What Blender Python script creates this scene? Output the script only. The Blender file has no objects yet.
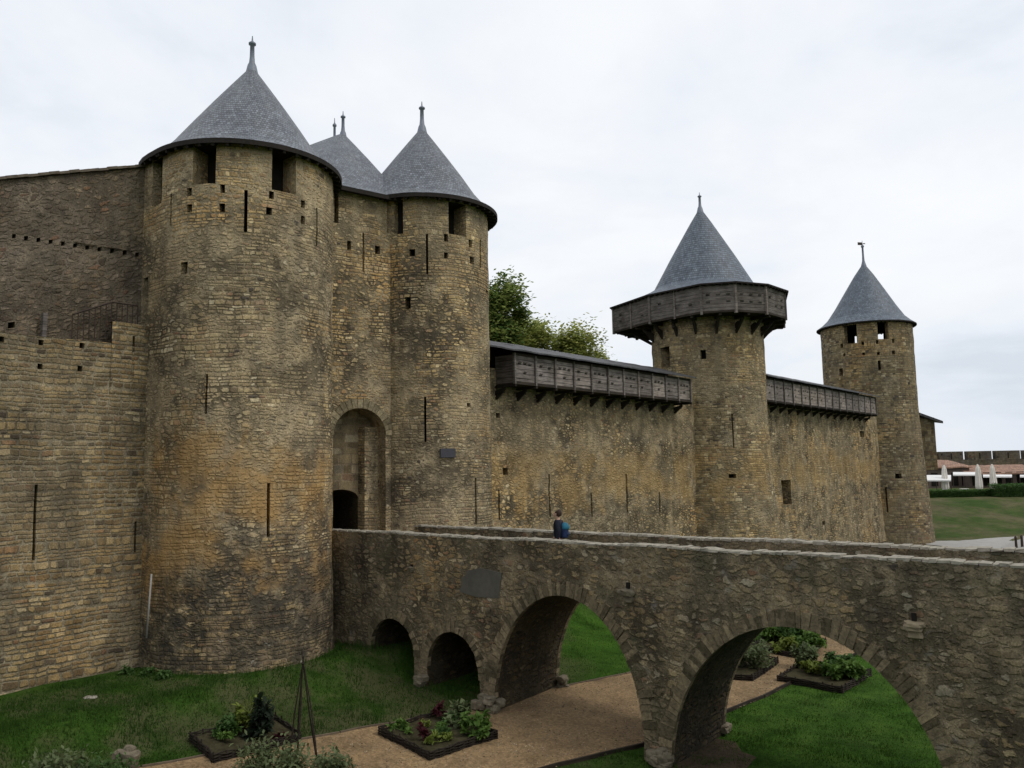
import bpy, math, random
from mathutils import Vector, noise
random.seed(7)
sc = bpy.context.scene
COL = sc.collection
R_ = math.radians
# ------------------------------------------------------------------ camera
CAMZ = 8.0
FPX = 800.0
PITCH = math.atan(0.10375)
ROLL = 0.019
CP = Vector((0, 0, CAMZ))
_f = Vector((0, math.cos(PITCH), math.sin(PITCH)))
_r = Vector((1, 0, 0)); _u = Vector((0, -math.sin(PITCH), math.cos(PITCH)))
RT = _r*math.cos(ROLL) - _u*math.sin(ROLL)
UP = _r*math.sin(ROLL) + _u*math.cos(ROLL)
def ray(u, v):
    return _f + RT*((u-512)/FPX) + UP*((384-v)/FPX)
def at(u, v, Y):
    d = ray(u, v); return CP + d*(Y/d.y)
def atz(u, v, z):
    d = ray(u, v); return CP + d*((z-CAMZ)/d.z)
def proj(p):
    q = Vector(p)-CP; d = q.dot(_f)
    return (512+FPX*q.dot(RT)/d, 384-FPX*q.dot(UP)/d)
cam_d = bpy.data.cameras.new('camera'); cam = bpy.data.objects.new('camera', cam_d); COL.objects.link(cam)
cam_d.sensor_width = 36; cam_d.lens = FPX/1024*36; cam_d.clip_end = 6000; cam_d.clip_start = 0.1
from mathutils import Matrix
cam.matrix_world = Matrix(((RT.x, UP.x, -_f.x, CP.x), (RT.y, UP.y, -_f.y, CP.y), (RT.z, UP.z, -_f.z, CP.z), (0, 0, 0, 1)))
sc.camera = cam
sc.render.resolution_x = 1024; sc.render.resolution_y = 768
sc.view_settings.view_transform = 'Standard'; sc.view_settings.look = 'None'
sc.cycles.max_bounces = 5; sc.cycles.diffuse_bounces = 3
sc.view_settings.exposure = 0.08; sc.view_settings.gamma = 1

# castle line: B0 origin, FF along the wall (away), NN outward (towards the moat)
B0 = Vector((-0.85, 37.0)); FF = Vector((0.641, 0.767)).normalized(); NN = Vector((FF.y, -FF.x))
def sq(s, q): return B0 + FF*s + NN*q
def tosq(x, y):
    r = Vector((x, y))-B0; return r.dot(FF), r.dot(NN)

# ------------------------------------------------------------------ node helpers
class NT:
    def __init__(s, mat):
        s.t = mat.node_tree; s.n = s.t.nodes; s.l = s.t.links
    def node(s, typ, **kw):
        n = s.n.new(typ)
        for k, v in kw.items(): setattr(n, k, v)
        return n
    def link(s, a, b): s.l.new(a, b)
    def _in(s, sock, v):
        if v is None: return
        if hasattr(v, 'is_linked') or isinstance(v, bpy.types.NodeSocket): s.l.new(v, sock)
        else: sock.default_value = v
    def m(s, op, a, b=None, c=None, clamp=False):
        n = s.n.new('ShaderNodeMath'); n.operation = op; n.use_clamp = clamp
        s._in(n.inputs[0], a); s._in(n.inputs[1], b)
        if c is not None: s._in(n.inputs[2], c)
        return n.outputs[0]
    def mix(s, fac, a, b, mode='MIX'):
        n = s.n.new('ShaderNodeMix'); n.data_type = 'RGBA'; n.blend_type = mode
        s._in(n.inputs[0], fac); s._in(n.inputs[6], a); s._in(n.inputs[7], b)
        return n.outputs[2]
    def noise(s, vec, scale, detail=3, rough=.5, dim='3D', dist=0):
        n = s.n.new('ShaderNodeTexNoise'); n.noise_dimensions = dim
        if dim == '1D': s._in(n.inputs['W'], vec)
        else: s._in(n.inputs['Vector'], vec)
        n.inputs['Scale'].default_value = scale; n.inputs['Detail'].default_value = detail
        n.inputs['Roughness'].default_value = rough; n.inputs['Distortion'].default_value = dist
        return n.outputs['Fac']
    def step(s, v, a, b, lo=0., hi=1.):
        n = s.n.new('ShaderNodeMapRange'); n.interpolation_type = 'SMOOTHSTEP'
        s._in(n.inputs[0], v); n.inputs[1].default_value = a; n.inputs[2].default_value = b
        n.inputs[3].default_value = lo; n.inputs[4].default_value = hi
        return n.outputs[0]
    def ramp(s, v, stops):
        n = s.n.new('ShaderNodeValToRGB'); s._in(n.inputs[0], v)
        cr = n.color_ramp
        while len(cr.elements) < len(stops): cr.elements.new(0.5)
        for e, (p, c) in zip(cr.elements, stops): e.position = p; e.color = (*c, 1)
        return n.outputs[0]
    def comb(s, x, y, z=0.):
        n = s.n.new('ShaderNodeCombineXYZ'); s._in(n.inputs[0], x); s._in(n.inputs[1], y); s._in(n.inputs[2], z)
        return n.outputs[0]
    def sep(s, v):
        n = s.n.new('ShaderNodeSeparateXYZ'); s.l.new(v, n.inputs[0]); return n.outputs
def new_mat(name):
    m = bpy.data.materials.new(name); m.use_nodes = True
    t = NT(m); b = t.n['Principled BSDF']
    b.inputs['Specular IOR Level'].default_value = 0.25
    return m, t, b
def mul(c, k): return tuple(x*k for x in c)

def masonry(name, row=.2, wid=.36, stones=None, mortar=(.29, .235, .15), rough_j=.028, joint=.022, light=1., ochre=.5,
            stain=None, seed=0., bump=.75, warp=.075, jdark=.5, dist=.04, smooth_top=None, rubble=0):
    """coursed rubble; UV map in metres"""
    m, t, b = new_mat(name)
    uv = t.node('ShaderNodeUVMap').outputs[0]
    geo = t.node('ShaderNodeNewGeometry').outputs['Position']
    x, y, _ = t.sep(uv)
    wn = t.node('ShaderNodeTexNoise'); t.link(uv, wn.inputs['Vector']); wn.inputs['Scale'].default_value = 1.3; wn.inputs['Detail'].default_value = 3
    wx, wy, _z = t.sep(wn.outputs['Color'])
    y = t.m('MULTIPLY_ADD', t.m('SUBTRACT', wy, .5), warp*2.4, y)
    x = t.m('MULTIPLY_ADD', t.m('SUBTRACT', wx, .5), warp*2.4, x)
    yv = t.m('DIVIDE', y, row)
    yv = t.m('ADD', yv, t.m('MULTIPLY', t.noise(t.m('ADD', t.m('DIVIDE', y, row*2.1), seed), 1, 0, dim='1D'), 1.3))
    rid = t.m('FLOOR', yv); fy = t.m('FRACT', yv)
    wh = t.node('ShaderNodeTexWhiteNoise', noise_dimensions='1D'); t.link(t.m('ADD', rid, seed), wh.inputs['W'])
    rr = wh.outputs['Value']
    xv = t.m('ADD', t.m('DIVIDE', x, wid), t.m('MULTIPLY', rr, 37.7))
    nn = t.noise(t.comb(t.m('MULTIPLY', xv, .55), t.m('MULTIPLY', rid, 3.71), seed), 1, 1)
    xv = t.m('ADD', xv, t.m('MULTIPLY', nn, 2.6))
    cid = t.m('FLOOR', xv); fx = t.m('FRACT', xv)
    dx = t.m('MULTIPLY', t.m('MINIMUM', fx, t.m('SUBTRACT', 1., fx)), wid)
    dy = t.m('MULTIPLY', t.m('MINIMUM', fy, t.m('SUBTRACT', 1., fy)), row)
    d = t.node('ShaderNodeMath', operation='SMOOTH_MIN'); t.link(dx, d.inputs[0]); t.link(dy, d.inputs[1]); d.inputs[2].default_value = .05
    fine = t.noise(geo, 9, 3, .6)
    dd = d.outputs[0]
    w3 = t.node('ShaderNodeTexWhiteNoise', noise_dimensions='3D'); t.link(t.comb(cid, rid, seed), w3.inputs['Vector'])
    rnd = w3.outputs['Value']; rc = t.sep(w3.outputs['Color'])
    if rubble:      # uncoursed rubble where the noise says so, coursed elsewhere
        vc = t.comb(t.m('DIVIDE', x, wid*1.15), t.m('DIVIDE', y, row*1.1), seed)
        ve = t.node('ShaderNodeTexVoronoi', feature='DISTANCE_TO_EDGE'); ve.inputs['Scale'].default_value = 1; ve.inputs['Randomness'].default_value = .85; t.link(vc, ve.inputs['Vector'])
        v1 = t.node('ShaderNodeTexVoronoi'); v1.inputs['Scale'].default_value = 1; v1.inputs['Randomness'].default_value = .85; t.link(vc, v1.inputs['Vector'])
        v1c = t.sep(v1.outputs['Color'])
        sel = t.step(t.noise(geo, .8, 3, .5), .60-rubble*.3, .61-rubble*.3)
        inv = t.m('SUBTRACT', 1., sel)
        blend = lambda a_, b_: t.m('ADD', t.m('MULTIPLY', a_, inv), t.m('MULTIPLY', b_, sel))
        dd = blend(dd, t.m('MULTIPLY', ve.outputs['Distance'], row*1.0))
        rnd = blend(rnd, v1c[0]); rc = [blend(rc[i_], v1c[i_]) for i_ in (0, 1, 2)]
    de = t.m('ADD', dd, t.m('MULTIPLY', t.m('SUBTRACT', fine, .5), rough_j*2.6))
    wid_n = t.noise(geo, .55, 2)
    de = t.m('SUBTRACT', de, t.m('MULTIPLY', t.m('SUBTRACT', wid_n, .5), .03))
    mask = t.step(de, joint*.35, joint*1.5)
    stones = stones or [(0, (.135, .10, .06)), (.3, (.215, .165, .095)), (.6, (.285, .222, .125)), (.85, (.35, .275, .155)), (1, (.45, .385, .26))]
    base = t.ramp(rnd, [(p, mul(c, light)) for p, c in stones])
    # occasional very dark / reddish stones
    base = t.mix(t.step(rc[1], .93, .95), base, (.075*light, .062*light, .05*light, 1))
    base = t.mix(t.m('MULTIPLY', t.step(rc[2], .95, .97), .6), base, (.23*light, .12*light, .075*light, 1))
    # ochre washes
    o = t.noise(geo, .33, 3, .6); o = t.step(o, .5, .66)
    base = t.mix(t.m('MULTIPLY', o, ochre), base, (.33*light, .215*light, .095*light, 1), 'MIX')
    g = t.noise(geo, .8, 3, .65); g = t.step(g, .42, .7)
    base = t.mix(t.m('MULTIPLY', g, .35), base, (.155*light, .145*light, .12*light, 1))
    q_ = t.node('ShaderNodeMapping'); t.link(geo, q_.inputs[0]); q_.inputs['Location'].default_value = (seed*3.1, 5, seed)
    mt1 = t.noise(q_.outputs[0], .22, 4, .62)
    base = t.mix(.9, base, t.ramp(mt1, [(.34, (.74, .76, .79)), (.46, (.95, .95, .97)), (.55, (1.12, 1.05, .92)), (.64, (1.4, 1.24, 1.0))]), 'MULTIPLY')
    rp_ = t.step(t.noise(q_.outputs[0], .45, 3, .5), .62, .66)      # patches of re-laid, paler stone
    base = t.mix(t.m('MULTIPLY', rp_, .4), base, (.34*light, .29*light, .2*light, 1))
    mcol = t.mix(t.step(t.noise(geo, .7, 3, .6), .4, .6), (*mul(mortar, light*.62), 1), (*mul(mortar, light), 1))
    vs_ = t.step(t.noise(q_.outputs[0], .38, 4, .6), .36, .56)
    base = t.mix(t.m('MULTIPLY', t.m('SUBTRACT', 1., vs_), .55), base, (.25*light, .2*light, .125*light, 1))
    col = t.mix(mask, mcol, base)
    dk = t.step(t.noise(geo, 1.1, 4, .6), .36, .58)       # eroded joints: deep, dark
    jm = t.m('MULTIPLY', t.m('MULTIPLY', t.m('SUBTRACT', 1., mask), dk), jdark)
    vis = t.step(t.noise(q_.outputs[0], .38, 4, .6), .36, .56, .3, 1.)     # old mortar washed flush over parts of the face
    jm = t.m('MULTIPLY', jm, vis)
    # gaps fallen out of the face here and there
    pit = t.m('MULTIPLY', t.step(t.noise(t.comb(t.m('MULTIPLY', x, 3.2), t.m('MULTIPLY', y, 7.5), seed), 1, 3, .6), .66, .72), dk)
    jm = t.m('MAXIMUM', jm, t.m('MULTIPLY', pit, jdark))
    if smooth_top:
        gz0 = t.sep(geo)[2]
        jm = t.m('MULTIPLY', jm, t.step(gz0, smooth_top, smooth_top-1.2, .15, 1.))
    col = t.mix(jm, col, (.035, .03, .024, 1))
    f2 = t.noise(geo, 26, 3, .7)
    col = t.mix(.75, col, t.ramp(f2, [(.25, (.3, .3, .3)), (.5, (1, 1, 1)), (.75, (1.75, 1.72, 1.68))]), 'MULTIPLY')
    f3 = t.noise(geo, 2.6, 4, .65)
    col = t.mix(.8, col, t.ramp(f3, [(.3, (.62, .63, .65)), (.7, (1.3, 1.28, 1.22))]), 'MULTIPLY')
    if stain: col = stain(t, geo, col)
    # vertical rain streaks
    gx, gy, gz = t.sep(geo)
    st = t.noise(t.comb(t.m('MULTIPLY', gx, 1.6), t.m('MULTIPLY', gy, 1.6), t.m('MULTIPLY', gz, .16)), 1, 4, .6)
    col = t.mix(.7, col, t.ramp(st, [(.35, (.72, .72, .74)), (.6, (1.08, 1.07, 1.05))]), 'MULTIPLY')
    t.link(col, b.inputs['Base Color']); b.inputs['Roughness'].default_value = .93
    b.inputs['Specular IOR Level'].default_value = .12
    h = t.m('ADD', t.m('MULTIPLY', mask, t.m('ADD', .65, t.m('MULTIPLY', rc[0], .6))), t.m('MULTIPLY', fine, .55))
    h = t.m('ADD', h, t.m('MULTIPLY', f3, .9))
    h = t.m('SUBTRACT', h, t.m('MULTIPLY', jm, .5))
    bp = t.node('ShaderNodeBump'); bp.inputs['Strength'].default_value = bump; bp.inputs['Distance'].default_value = dist
    t.link(h, bp.inputs['Height']); t.link(bp.outputs[0], b.inputs['Normal'])
    return m

def simple(name, c, rough=.8, scale=6, var=.35, bump=.2, dist=.01, spec=.2, sx=1, sy=1, sz=1, c2=None, usenormal=True):
    m, t, b = new_mat(name)
    tc = t.node('ShaderNodeTexCoord').outputs['Object']
    mp = t.node('ShaderNodeMapping'); t.link(tc, mp.inputs[0]); mp.inputs['Scale'].default_value = (sx, sy, sz)
    n = t.noise(mp.outputs[0], scale, 5, .6)
    n2 = t.noise(mp.outputs[0], scale*.23, 3, .5)
    c2 = c2 or mul(c, 1+var)
    k = t.m('ADD', t.m('MULTIPLY', n, .6), t.m('MULTIPLY', n2, .4))
    col = t.ramp(k, [(.3, mul(c, 1-var)), (.5, c), (.72, c2)])
    t.link(col, b.inputs['Base Color']); b.inputs['Roughness'].default_value = rough
    b.inputs['Specular IOR Level'].default_value = spec
    if bump:
        bp = t.node('ShaderNodeBump'); bp.inputs['Strength'].default_value = bump; bp.inputs['Distance'].default_value = dist
        t.link(n, bp.inputs['Height']); t.link(bp.outputs[0], b.inputs['Normal'])
    return m

def wood(name, c, plank=.2, var=.65, seed=0):
    m, t, b = new_mat(name)
    uv = t.node('ShaderNodeUVMap').outputs[0]
    geo = t.node('ShaderNodeNewGeometry').outputs['Position']
    x, y, _ = t.sep(uv)
    g = t.noise(t.comb(t.m('MULTIPLY', x, 1.2), t.m('MULTIPLY', y, 22.), seed), 1, 5, .65, dist=.4)
    g2 = t.noise(geo, 1.7, 4, .6)
    col = t.ramp(g, [(.3, mul(c, 1-var)), (.55, c), (.75, mul(c, 1+var))])
    col = t.mix(.8, col, t.ramp(g2, [(.3, (.55, .54, .52)), (.7, (1.35, 1.36, 1.4))]), 'MULTIPLY')
    ri = t.node('ShaderNodeObjectInfo').outputs['Random']
    col = t.mix(1., col, t.ramp(ri, [(0, (.72, .70, .68)), (.5, (1, 1, 1)), (1, (1.3, 1.26, 1.2))]), 'MULTIPLY')
    t.link(col, b.inputs['Base Color']); b.inputs['Roughness'].default_value = .85; b.inputs['Specular IOR Level'].default_value = .15
    bp = t.node('ShaderNodeBump'); bp.inputs['Strength'].default_value = .5; bp.inputs['Distance'].default_value = .012
    t.link(g, bp.inputs['Height']); t.link(bp.outputs[0], b.inputs['Normal'])
    return m

def slate(name, c, row=.13, wid=.2, rough=.55, seed=0., lich=.3):
    m, t, b = new_mat(name)
    uv = t.node('ShaderNodeUVMap').outputs[0]
    geo = t.node('ShaderNodeNewGeometry').outputs['Position']
    x, y, _ = t.sep(uv)
    wn = t.noise(geo, 1.5, 2)
    y = t.m('ADD', y, t.m('MULTIPLY', wn, .06))
    yv = t.m('DIVIDE', y, row); rid = t.m('FLOOR', yv); fy = t.m('FRACT', yv)
    xv = t.m('ADD', t.m('DIVIDE', x, wid), t.m('MULTIPLY', rid, .5)); cid = t.m('FLOOR', xv); fx = t.m('FRACT', xv)
    dx = t.m('MINIMUM', fx, t.m('SUBTRACT', 1., fx))
    w3 = t.node('ShaderNodeTexWhiteNoise', noise_dimensions='3D'); t.link(t.comb(cid, rid, seed), w3.inputs['Vector'])
    rnd = w3.outputs['Value']
    gap = t.m('MULTIPLY', t.step(dx, .02, .12), t.step(fy, .05, .35))
    col = t.ramp(rnd, [(0, mul(c, .7)), (.5, c), (.95, mul(c, 1.25)), (1, mul(c, 1.6))])
    l = t.step(t.noise(geo, 1.3, 5, .7), .5, .72)
    col = t.mix(t.m('MULTIPLY', l, lich), col, (.20, .21, .19, 1))
    gx, gy, gz = t.sep(geo)
    st = t.noise(t.comb(t.m('MULTIPLY', gx, 2.2), t.m('MULTIPLY', gy, 2.2), t.m('MULTIPLY', gz, .35)), 1, 4, .6)
    col = t.mix(.8, col, t.ramp(st, [(.3, (.7, .7, .72)), (.7, (1.25, 1.24, 1.2))]), 'MULTIPLY')
    col = t.mix(t.m('MULTIPLY', t.m('SUBTRACT', 1., gap), .8), col, (.014, .016, .02, 1))
    t.link(col, b.inputs['Base Color'])
    b.inputs['Roughness'].default_value = rough; b.inputs['Specular IOR Level'].default_value = .35
    h = t.m('ADD', t.m('MULTIPLY', gap, .6), t.m('ADD', t.m('MULTIPLY', rnd, .5), t.m('MULTIPLY', fy, -.6)))
    bp = t.node('ShaderNodeBump'); bp.inputs['Strength'].default_value = .6; bp.inputs['Distance'].default_value = .015
    t.link(h, bp.inputs['Height']); t.link(bp.outputs[0], b.inputs['Normal'])
    return m

# stain functions: wear with its own shape, in world metres
def stain_tower(t, geo, col):
    gx, gy, gz = t.sep(geo)
    n = t.noise(geo, .55, 7, .72, dist=.5); nb = t.noise(geo, 2.4, 5, .7)
    k = t.m('ADD', gz, t.m('MULTIPLY', t.m('SUBTRACT', n, .5), 9.))
    blk = t.m('MULTIPLY', t.step(k, 6.2, 4.4), t.step(nb, .30, .56))
    ft_ = t.step(t.m('ADD', gz, t.m('MULTIPLY', nb, .8)), 1.9, 2.9)
    blk = t.m('MULTIPLY', blk, ft_)
    col = t.mix(t.m('MULTIPLY', blk, .8), col, (.045, .042, .036, 1))
    n5 = t.noise(geo, .42, 5, .65)
    pat = t.m('MULTIPLY', t.step(k, 9.5, 7.6), t.step(k, 4.0, 5.6))
    col = t.mix(t.m('MULTIPLY', t.m('MULTIPLY', pat, t.step(n5, .40, .58)), .68), col, (.42, .25, .09, 1))
    pk = t.step(t.noise(geo, .62, 3, .5), .60, .68)
    col = t.mix(t.m('MULTIPLY', pk, .32), col, (.36, .27, .17, 1))
    wsp = t.step(t.noise(geo, 3.1, 3, .5), .68, .74)
    low = t.step(gz, 4.5, 3.2)
    col = t.mix(t.m('MULTIPLY', t.m('MULTIPLY', wsp, low), .7), col, (.42, .40, .34, 1))
    return col
def stain_wall(t, geo, col):
    gx, gy, gz = t.sep(geo)
    n = t.noise(geo, .5, 5, .65)
    k = t.m('ADD', gz, t.m('MULTIPLY', t.m('SUBTRACT', n, .5), 5.))
    pat = t.m('MULTIPLY', t.step(k, 9.5, 8.3), t.step(k, 5.6, 6.8))
    col = t.mix(t.m('MULTIPLY', t.m('MULTIPLY', pat, t.step(n, .38, .6)), .55), col, (.38, .25, .10, 1))
    return col
def stain_bridge(t, geo, col):
    gx, gy, gz = t.sep(geo)
    n = t.noise(geo, .8, 5, .7)
    mo = t.step(n, .52, .68)
    col = t.mix(t.m('MULTIPLY', mo, .5), col, (.05, .055, .03, 1))
    n2 = t.noise(geo, 1.9, 4, .6)
    col = t.mix(t.m('MULTIPLY', t.step(n2, .62, .7), .35), col, (.26, .25, .22, 1))
    top = t.step(t.m('ADD', gz, t.m('MULTIPLY', n2, .5)), 5.75, 6.05)
    return col

MT = {}
MT['tower'] = masonry('gate_tower_stone', rubble=.35, row=.12, wid=.235, smooth_top=16.9, seed=1., stain=stain_tower, ochre=.55, jdark=.75, light=1.36)
MT['tower2'] = masonry('gate_stone', rubble=.35, row=.12, wid=.235, smooth_top=16.9, seed=5., ochre=.5, jdark=.75, light=1.3)
MT['curtain_l'] = masonry('left_curtain_stone', row=.15, wid=.30, seed=9., ochre=.3, jdark=.35, light=.9, mortar=(.33, .28, .19), joint=.026)
MT['high'] = masonry('high_wall_stone', rubble=1., row=.15, wid=.25, warp=.13, seed=13., ochre=.2, jdark=.35, light=.86, mortar=(.23, .19, .14),
                     stones=[(0, (.12, .09, .065)), (.5, (.19, .15, .11)), (1, (.27, .22, .17))])
MT['curtain_r'] = masonry('right_curtain_stone', rubble=1., row=.14, wid=.28, seed=17., ochre=.6, jdark=.75, light=1.22, stain=stain_wall)
MT['curtain_f'] = masonry('far_curtain_stone', rubble=.45, row=.15, wid=.42, seed=61., ochre=.6, jdark=.8, light=1.2, stain=stain_wall)
MT['mid'] = masonry('mid_tower_stone', rubble=.3, row=.15, wid=.3, seed=21., ochre=.4, jdark=.4, light=1.14, stain=stain_wall)
MT['far'] = masonry('far_tower_stone', row=.2, wid=.38, seed=25., ochre=.3, jdark=.4, light=.9, mortar=(.24, .2, .14))
MT['bridge'] = masonry('bridge_stone', rubble=1.0, row=.145, wid=.25, seed=29., ochre=.3, jdark=.65, light=1.02, stain=stain_bridge, warp=.07, rough_j=.04, bump=.7, dist=.04,
                       mortar=(.25, .205, .135), stones=[(0, (.12, .092, .058)), (.3, (.185, .148, .095)), (.6, (.245, .195, .12)), (.85, (.28, .235, .155)), (1, (.37, .33, .25))])
MT['soffit'] = masonry('shade_darkened_soffit_stone', rubble=.8, row=.14, wid=.3, seed=33., ochre=.15, jdark=.8, light=.25, warp=.1)  # stone colour darkened to carry the shade inside vaults and passage
MT['ashlar'] = simple('dressed_stone', (.25, .205, .14), .9, 5, .4, .5, .02, .1)
MT['ashlar_dark'] = simple('old_block_stone', (.17, .145, .105), .92, 7, .5, .7, .03, .1)
MT['render'] = masonry('rendered_niche_stone', row=.3, wid=.5, seed=50., ochre=.6, jdark=.1, light=.85, mortar=(.27, .21, .14), bump=.3)
def ring_mat(name, lo, hi):
    m, t, b = new_mat(name); g_ = t.node('ShaderNodeNewGeometry')
    col = t.ramp(g_.outputs['Random Per Island'], [(0, lo), (.5, tuple((x+y)/2 for x, y in zip(lo, hi))), (1, hi)])
    f = t.noise(g_.outputs['Position'], 11, 6, .7); f2 = t.noise(g_.outputs['Position'], 1.3, 4, .6)
    col = t.mix(.9, col, t.ramp(f, [(.3, (.4, .4, .4)), (.5, (1, 1, 1)), (.72, (1.6, 1.55, 1.5))]), 'MULTIPLY')
    col = t.mix(.8, col, t.ramp(f2, [(.35, (.6, .62, .58)), (.65, (1.2, 1.18, 1.1))]), 'MULTIPLY')
    t.link(col, b.inputs['Base Color']); b.inputs['Roughness'].default_value = .93; b.inputs['Specular IOR Level'].default_value = .1
    bp = t.node('ShaderNodeBump'); bp.inputs['Strength'].default_value = .9; bp.inputs['Distance'].default_value = .04
    t.link(f, bp.inputs['Height']); t.link(bp.outputs[0], b.inputs['Normal']); return m
MT['ring2'] = ring_mat('gate_arch_stone', (.14, .115, .075), (.3, .25, .165))
MT['ring'] = ring_mat('arch_stone', (.085, .07, .048), (.26, .21, .14))
MT['pale'] = simple('pale_coping', (.30, .275, .225), .9, 9, .5, .6, .02, .1)
MT['slate'] = slate('blue_grey_slate', (.155, .17, .195), row=.13, wid=.16, seed=1.)
MT['slate_mid'] = slate('blue_slate', (.12, .145, .18), seed=4., row=.2, wid=.24, lich=.12)
MT['slate_old'] = slate('old_slate_board', (.05, .048, .05), seed=7., row=.3, wid=.3, lich=.1)
MT['lead'] = simple('lead_sheet', (.17, .19, .23), .5, 8, .3, .1, .005, .4)
MT['eave'] = simple('dark_eave_wood', (.022, .018, .015), .85, 12, .4, .3)
MT['dark'] = simple('painted_opening_shade', (.014, .012, .010), .95, 6, .3, 0)  # near-black colour paints the shade of unlit interiors behind openings
MT['wood'] = wood('weathered_panel_wood', (.23, .2, .18))
MT['wood2'] = wood('weathered_post_wood', (.165, .145, .13), seed=3.)
MT['wood_dark'] = wood('dark_beam_wood', (.035, .028, .022), seed=5.)
MT['iron'] = simple('rusty_iron', (.05, .035, .028), .7, 15, .4, .2)
MT['tile'] = slate('terracotta_tile', (.33, .19, .125), row=.4, wid=.28, rough=.85, seed=8., lich=.35)

# ------------------------------------------------------------------ mesh builder
class MB:
    def __init__(s): s.v = []; s.f = []; s.uv = []; s.mi = []
    def vert(s, p): s.v.append(tuple(p)); return len(s.v)-1
    def face(s, ids, uvs=None, mi=0):
        s.f.append(tuple(ids)); s.uv.append(uvs or [(0, 0)]*len(ids)); s.mi.append(mi)
    def poly(s, pts, uvs=None, mi=0):
        i = [s.vert(p) for p in pts]
        if uvs is None:
            p0 = Vector(pts[0]); a = (Vector(pts[1])-p0)
            n = a.cross(Vector(pts[-1])-p0)
            if n.length < 1e-9 or a.length < 1e-9: uvs = [(0, 0)]*len(pts)
            else:
                a.normalize(); n.normalize(); bb = n.cross(a)
                o = (p0.x*.7+p0.y*.9, p0.z)
                uvs = [((Vector(p)-p0).dot(a)+o[0], (Vector(p)-p0).dot(bb)+o[1]) for p in pts]
        s.face(i, uvs, mi)
    def box(s, c, ax, ay, az, hx, hy, hz, mi=0, jit=0):
        c = Vector(c); ax = Vector(ax).normalized(); ay = Vector(ay).normalized(); az = Vector(az).normalized()
        def P(i, j, k):
            p = c+ax*hx*i+ay*hy*j+az*hz*k
            if jit: p = p+Vector((rj(), rj(), rj()))*jit
            return p
        rj = lambda: random.uniform(-1, 1)
        K = {(i, j, k): P(i, j, k) for i in (-1, 1) for j in (-1, 1) for k in (-1, 1)}
        ox = random.uniform(0, 20); oy = random.uniform(0, 20)
        def q(a, b_, c_, d_, w, h):
            s.poly([K[a], K[b_], K[c_], K[d_]], [(ox, oy), (ox+w, oy), (ox+w, oy+h), (ox, oy+h)], mi)
        X, Y, Z = 2*hx, 2*hy, 2*hz
        q((-1, -1, -1), (1, -1, -1), (1, -1, 1), (-1, -1, 1), X, Z)
        q((1, 1, -1), (-1, 1, -1), (-1, 1, 1), (1, 1, 1), X, Z)
        q((1, -1, -1), (1, 1, -1), (1, 1, 1), (1, -1, 1), Y, Z)
        q((-1, 1, -1), (-1, -1, -1), (-1, -1, 1), (-1, 1, 1), Y, Z)
        q((-1, -1, 1), (1, -1, 1), (1, 1, 1), (-1, 1, 1), X, Y)
        q((-1, 1, -1), (1, 1, -1), (1, -1, -1), (-1, -1, -1), X, Y)
    def beam(s, a, b_, w, h, mi=0, up=(0, 0, 1)):
        a = Vector(a); b_ = Vector(b_); d = b_-a; L = d.length
        if L < 1e-6: return
        d.normalize(); u = Vector(up)
        if abs(d.dot(u)) > .98: u = Vector((1, 0, 0))
        sd = d.cross(u).normalized(); u2 = sd.cross(d)
        s.box((a+b_)/2, d, sd, u2, L/2, w/2, h/2, mi)
    def tube(s, pts, rad, n=6, mi=0, cap=True):
        pts = [Vector(p) for p in pts]; rings = []
        for i, p in enumerate(pts):
            d = (pts[min(i+1, len(pts)-1)]-pts[max(i-1, 0)]).normalized()
            u = Vector((0, 0, 1)) if abs(d.z) < .9 else Vector((1, 0, 0))
            a = d.cross(u).normalized(); c = a.cross(d)
            r = rad[i] if isinstance(rad, (list, tuple)) else rad
            rings.append([s.vert(p+(a*math.cos(2*math.pi*k/n)+c*math.sin(2*math.pi*k/n))*r) for k in range(n)])
        for i in range(len(rings)-1):
            for k in range(n):
                k2 = (k+1) % n
                s.face([rings[i][k], rings[i][k2], rings[i+1][k2], rings[i+1][k]], [(k/n*.3, i*.5), ((k+1)/n*.3, i*.5), ((k+1)/n*.3, i*.5+.5), (k/n*.3, i*.5+.5)], mi)
        if cap:
            s.face(rings[0][::-1], None, mi); s.face(rings[-1], None, mi)
    def lathe(s, c, prof, n=12, mi=0):
        c = Vector(c); rings = []
        for r, z in prof:
            rings.append([s.vert(c+Vector((r*math.cos(2*math.pi*k/n), r*math.sin(2*math.pi*k/n), z))) for k in range(n)])
        for i in range(len(rings)-1):
            for k in range(n):
                k2 = (k+1) % n
                s.face([rings[i][k], rings[i][k2], rings[i+1][k2], rings[i+1][k]], [(k/n, prof[i][1]), ((k+1)/n, prof[i][1]), ((k+1)/n, prof[i+1][1]), (k/n, prof[i+1][1])], mi)
    def build(s, name, mats, parent=None, smooth=False, loc=None):
        me = bpy.data.meshes.new(name)
        # keep things' origins near themselves
        off = Vector((0, 0, 0))
        if parent is not None: off = Vector(parent.get('_w', (0, 0, 0)))
        elif loc is not None: off = Vector(loc)
        vs = [(a-off.x, b-off.y, c-off.z) for a, b, c in s.v]
        me.from_pydata(vs, [], s.f); uvl = me.uv_layers.new(name='UVMap')
        flat = []
        for u in s.uv:
            for p in u: flat += [p[0], p[1]]
        uvl.data.foreach_set('uv', flat)
        if not isinstance(mats, (list, tuple)): mats = [mats]
        for m in mats: me.materials.append(m)
        me.polygons.foreach_set('material_index', s.mi)
        if smooth: me.polygons.foreach_set('use_smooth', [True]*len(s.f))
        me.update(); me.validate()
        o = bpy.data.objects.new(name, me); COL.objects.link(o)
        if parent is not None: o.parent = parent; o['_w'] = tuple(off)
        else: o.location = off; o['_w'] = tuple(off)
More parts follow.
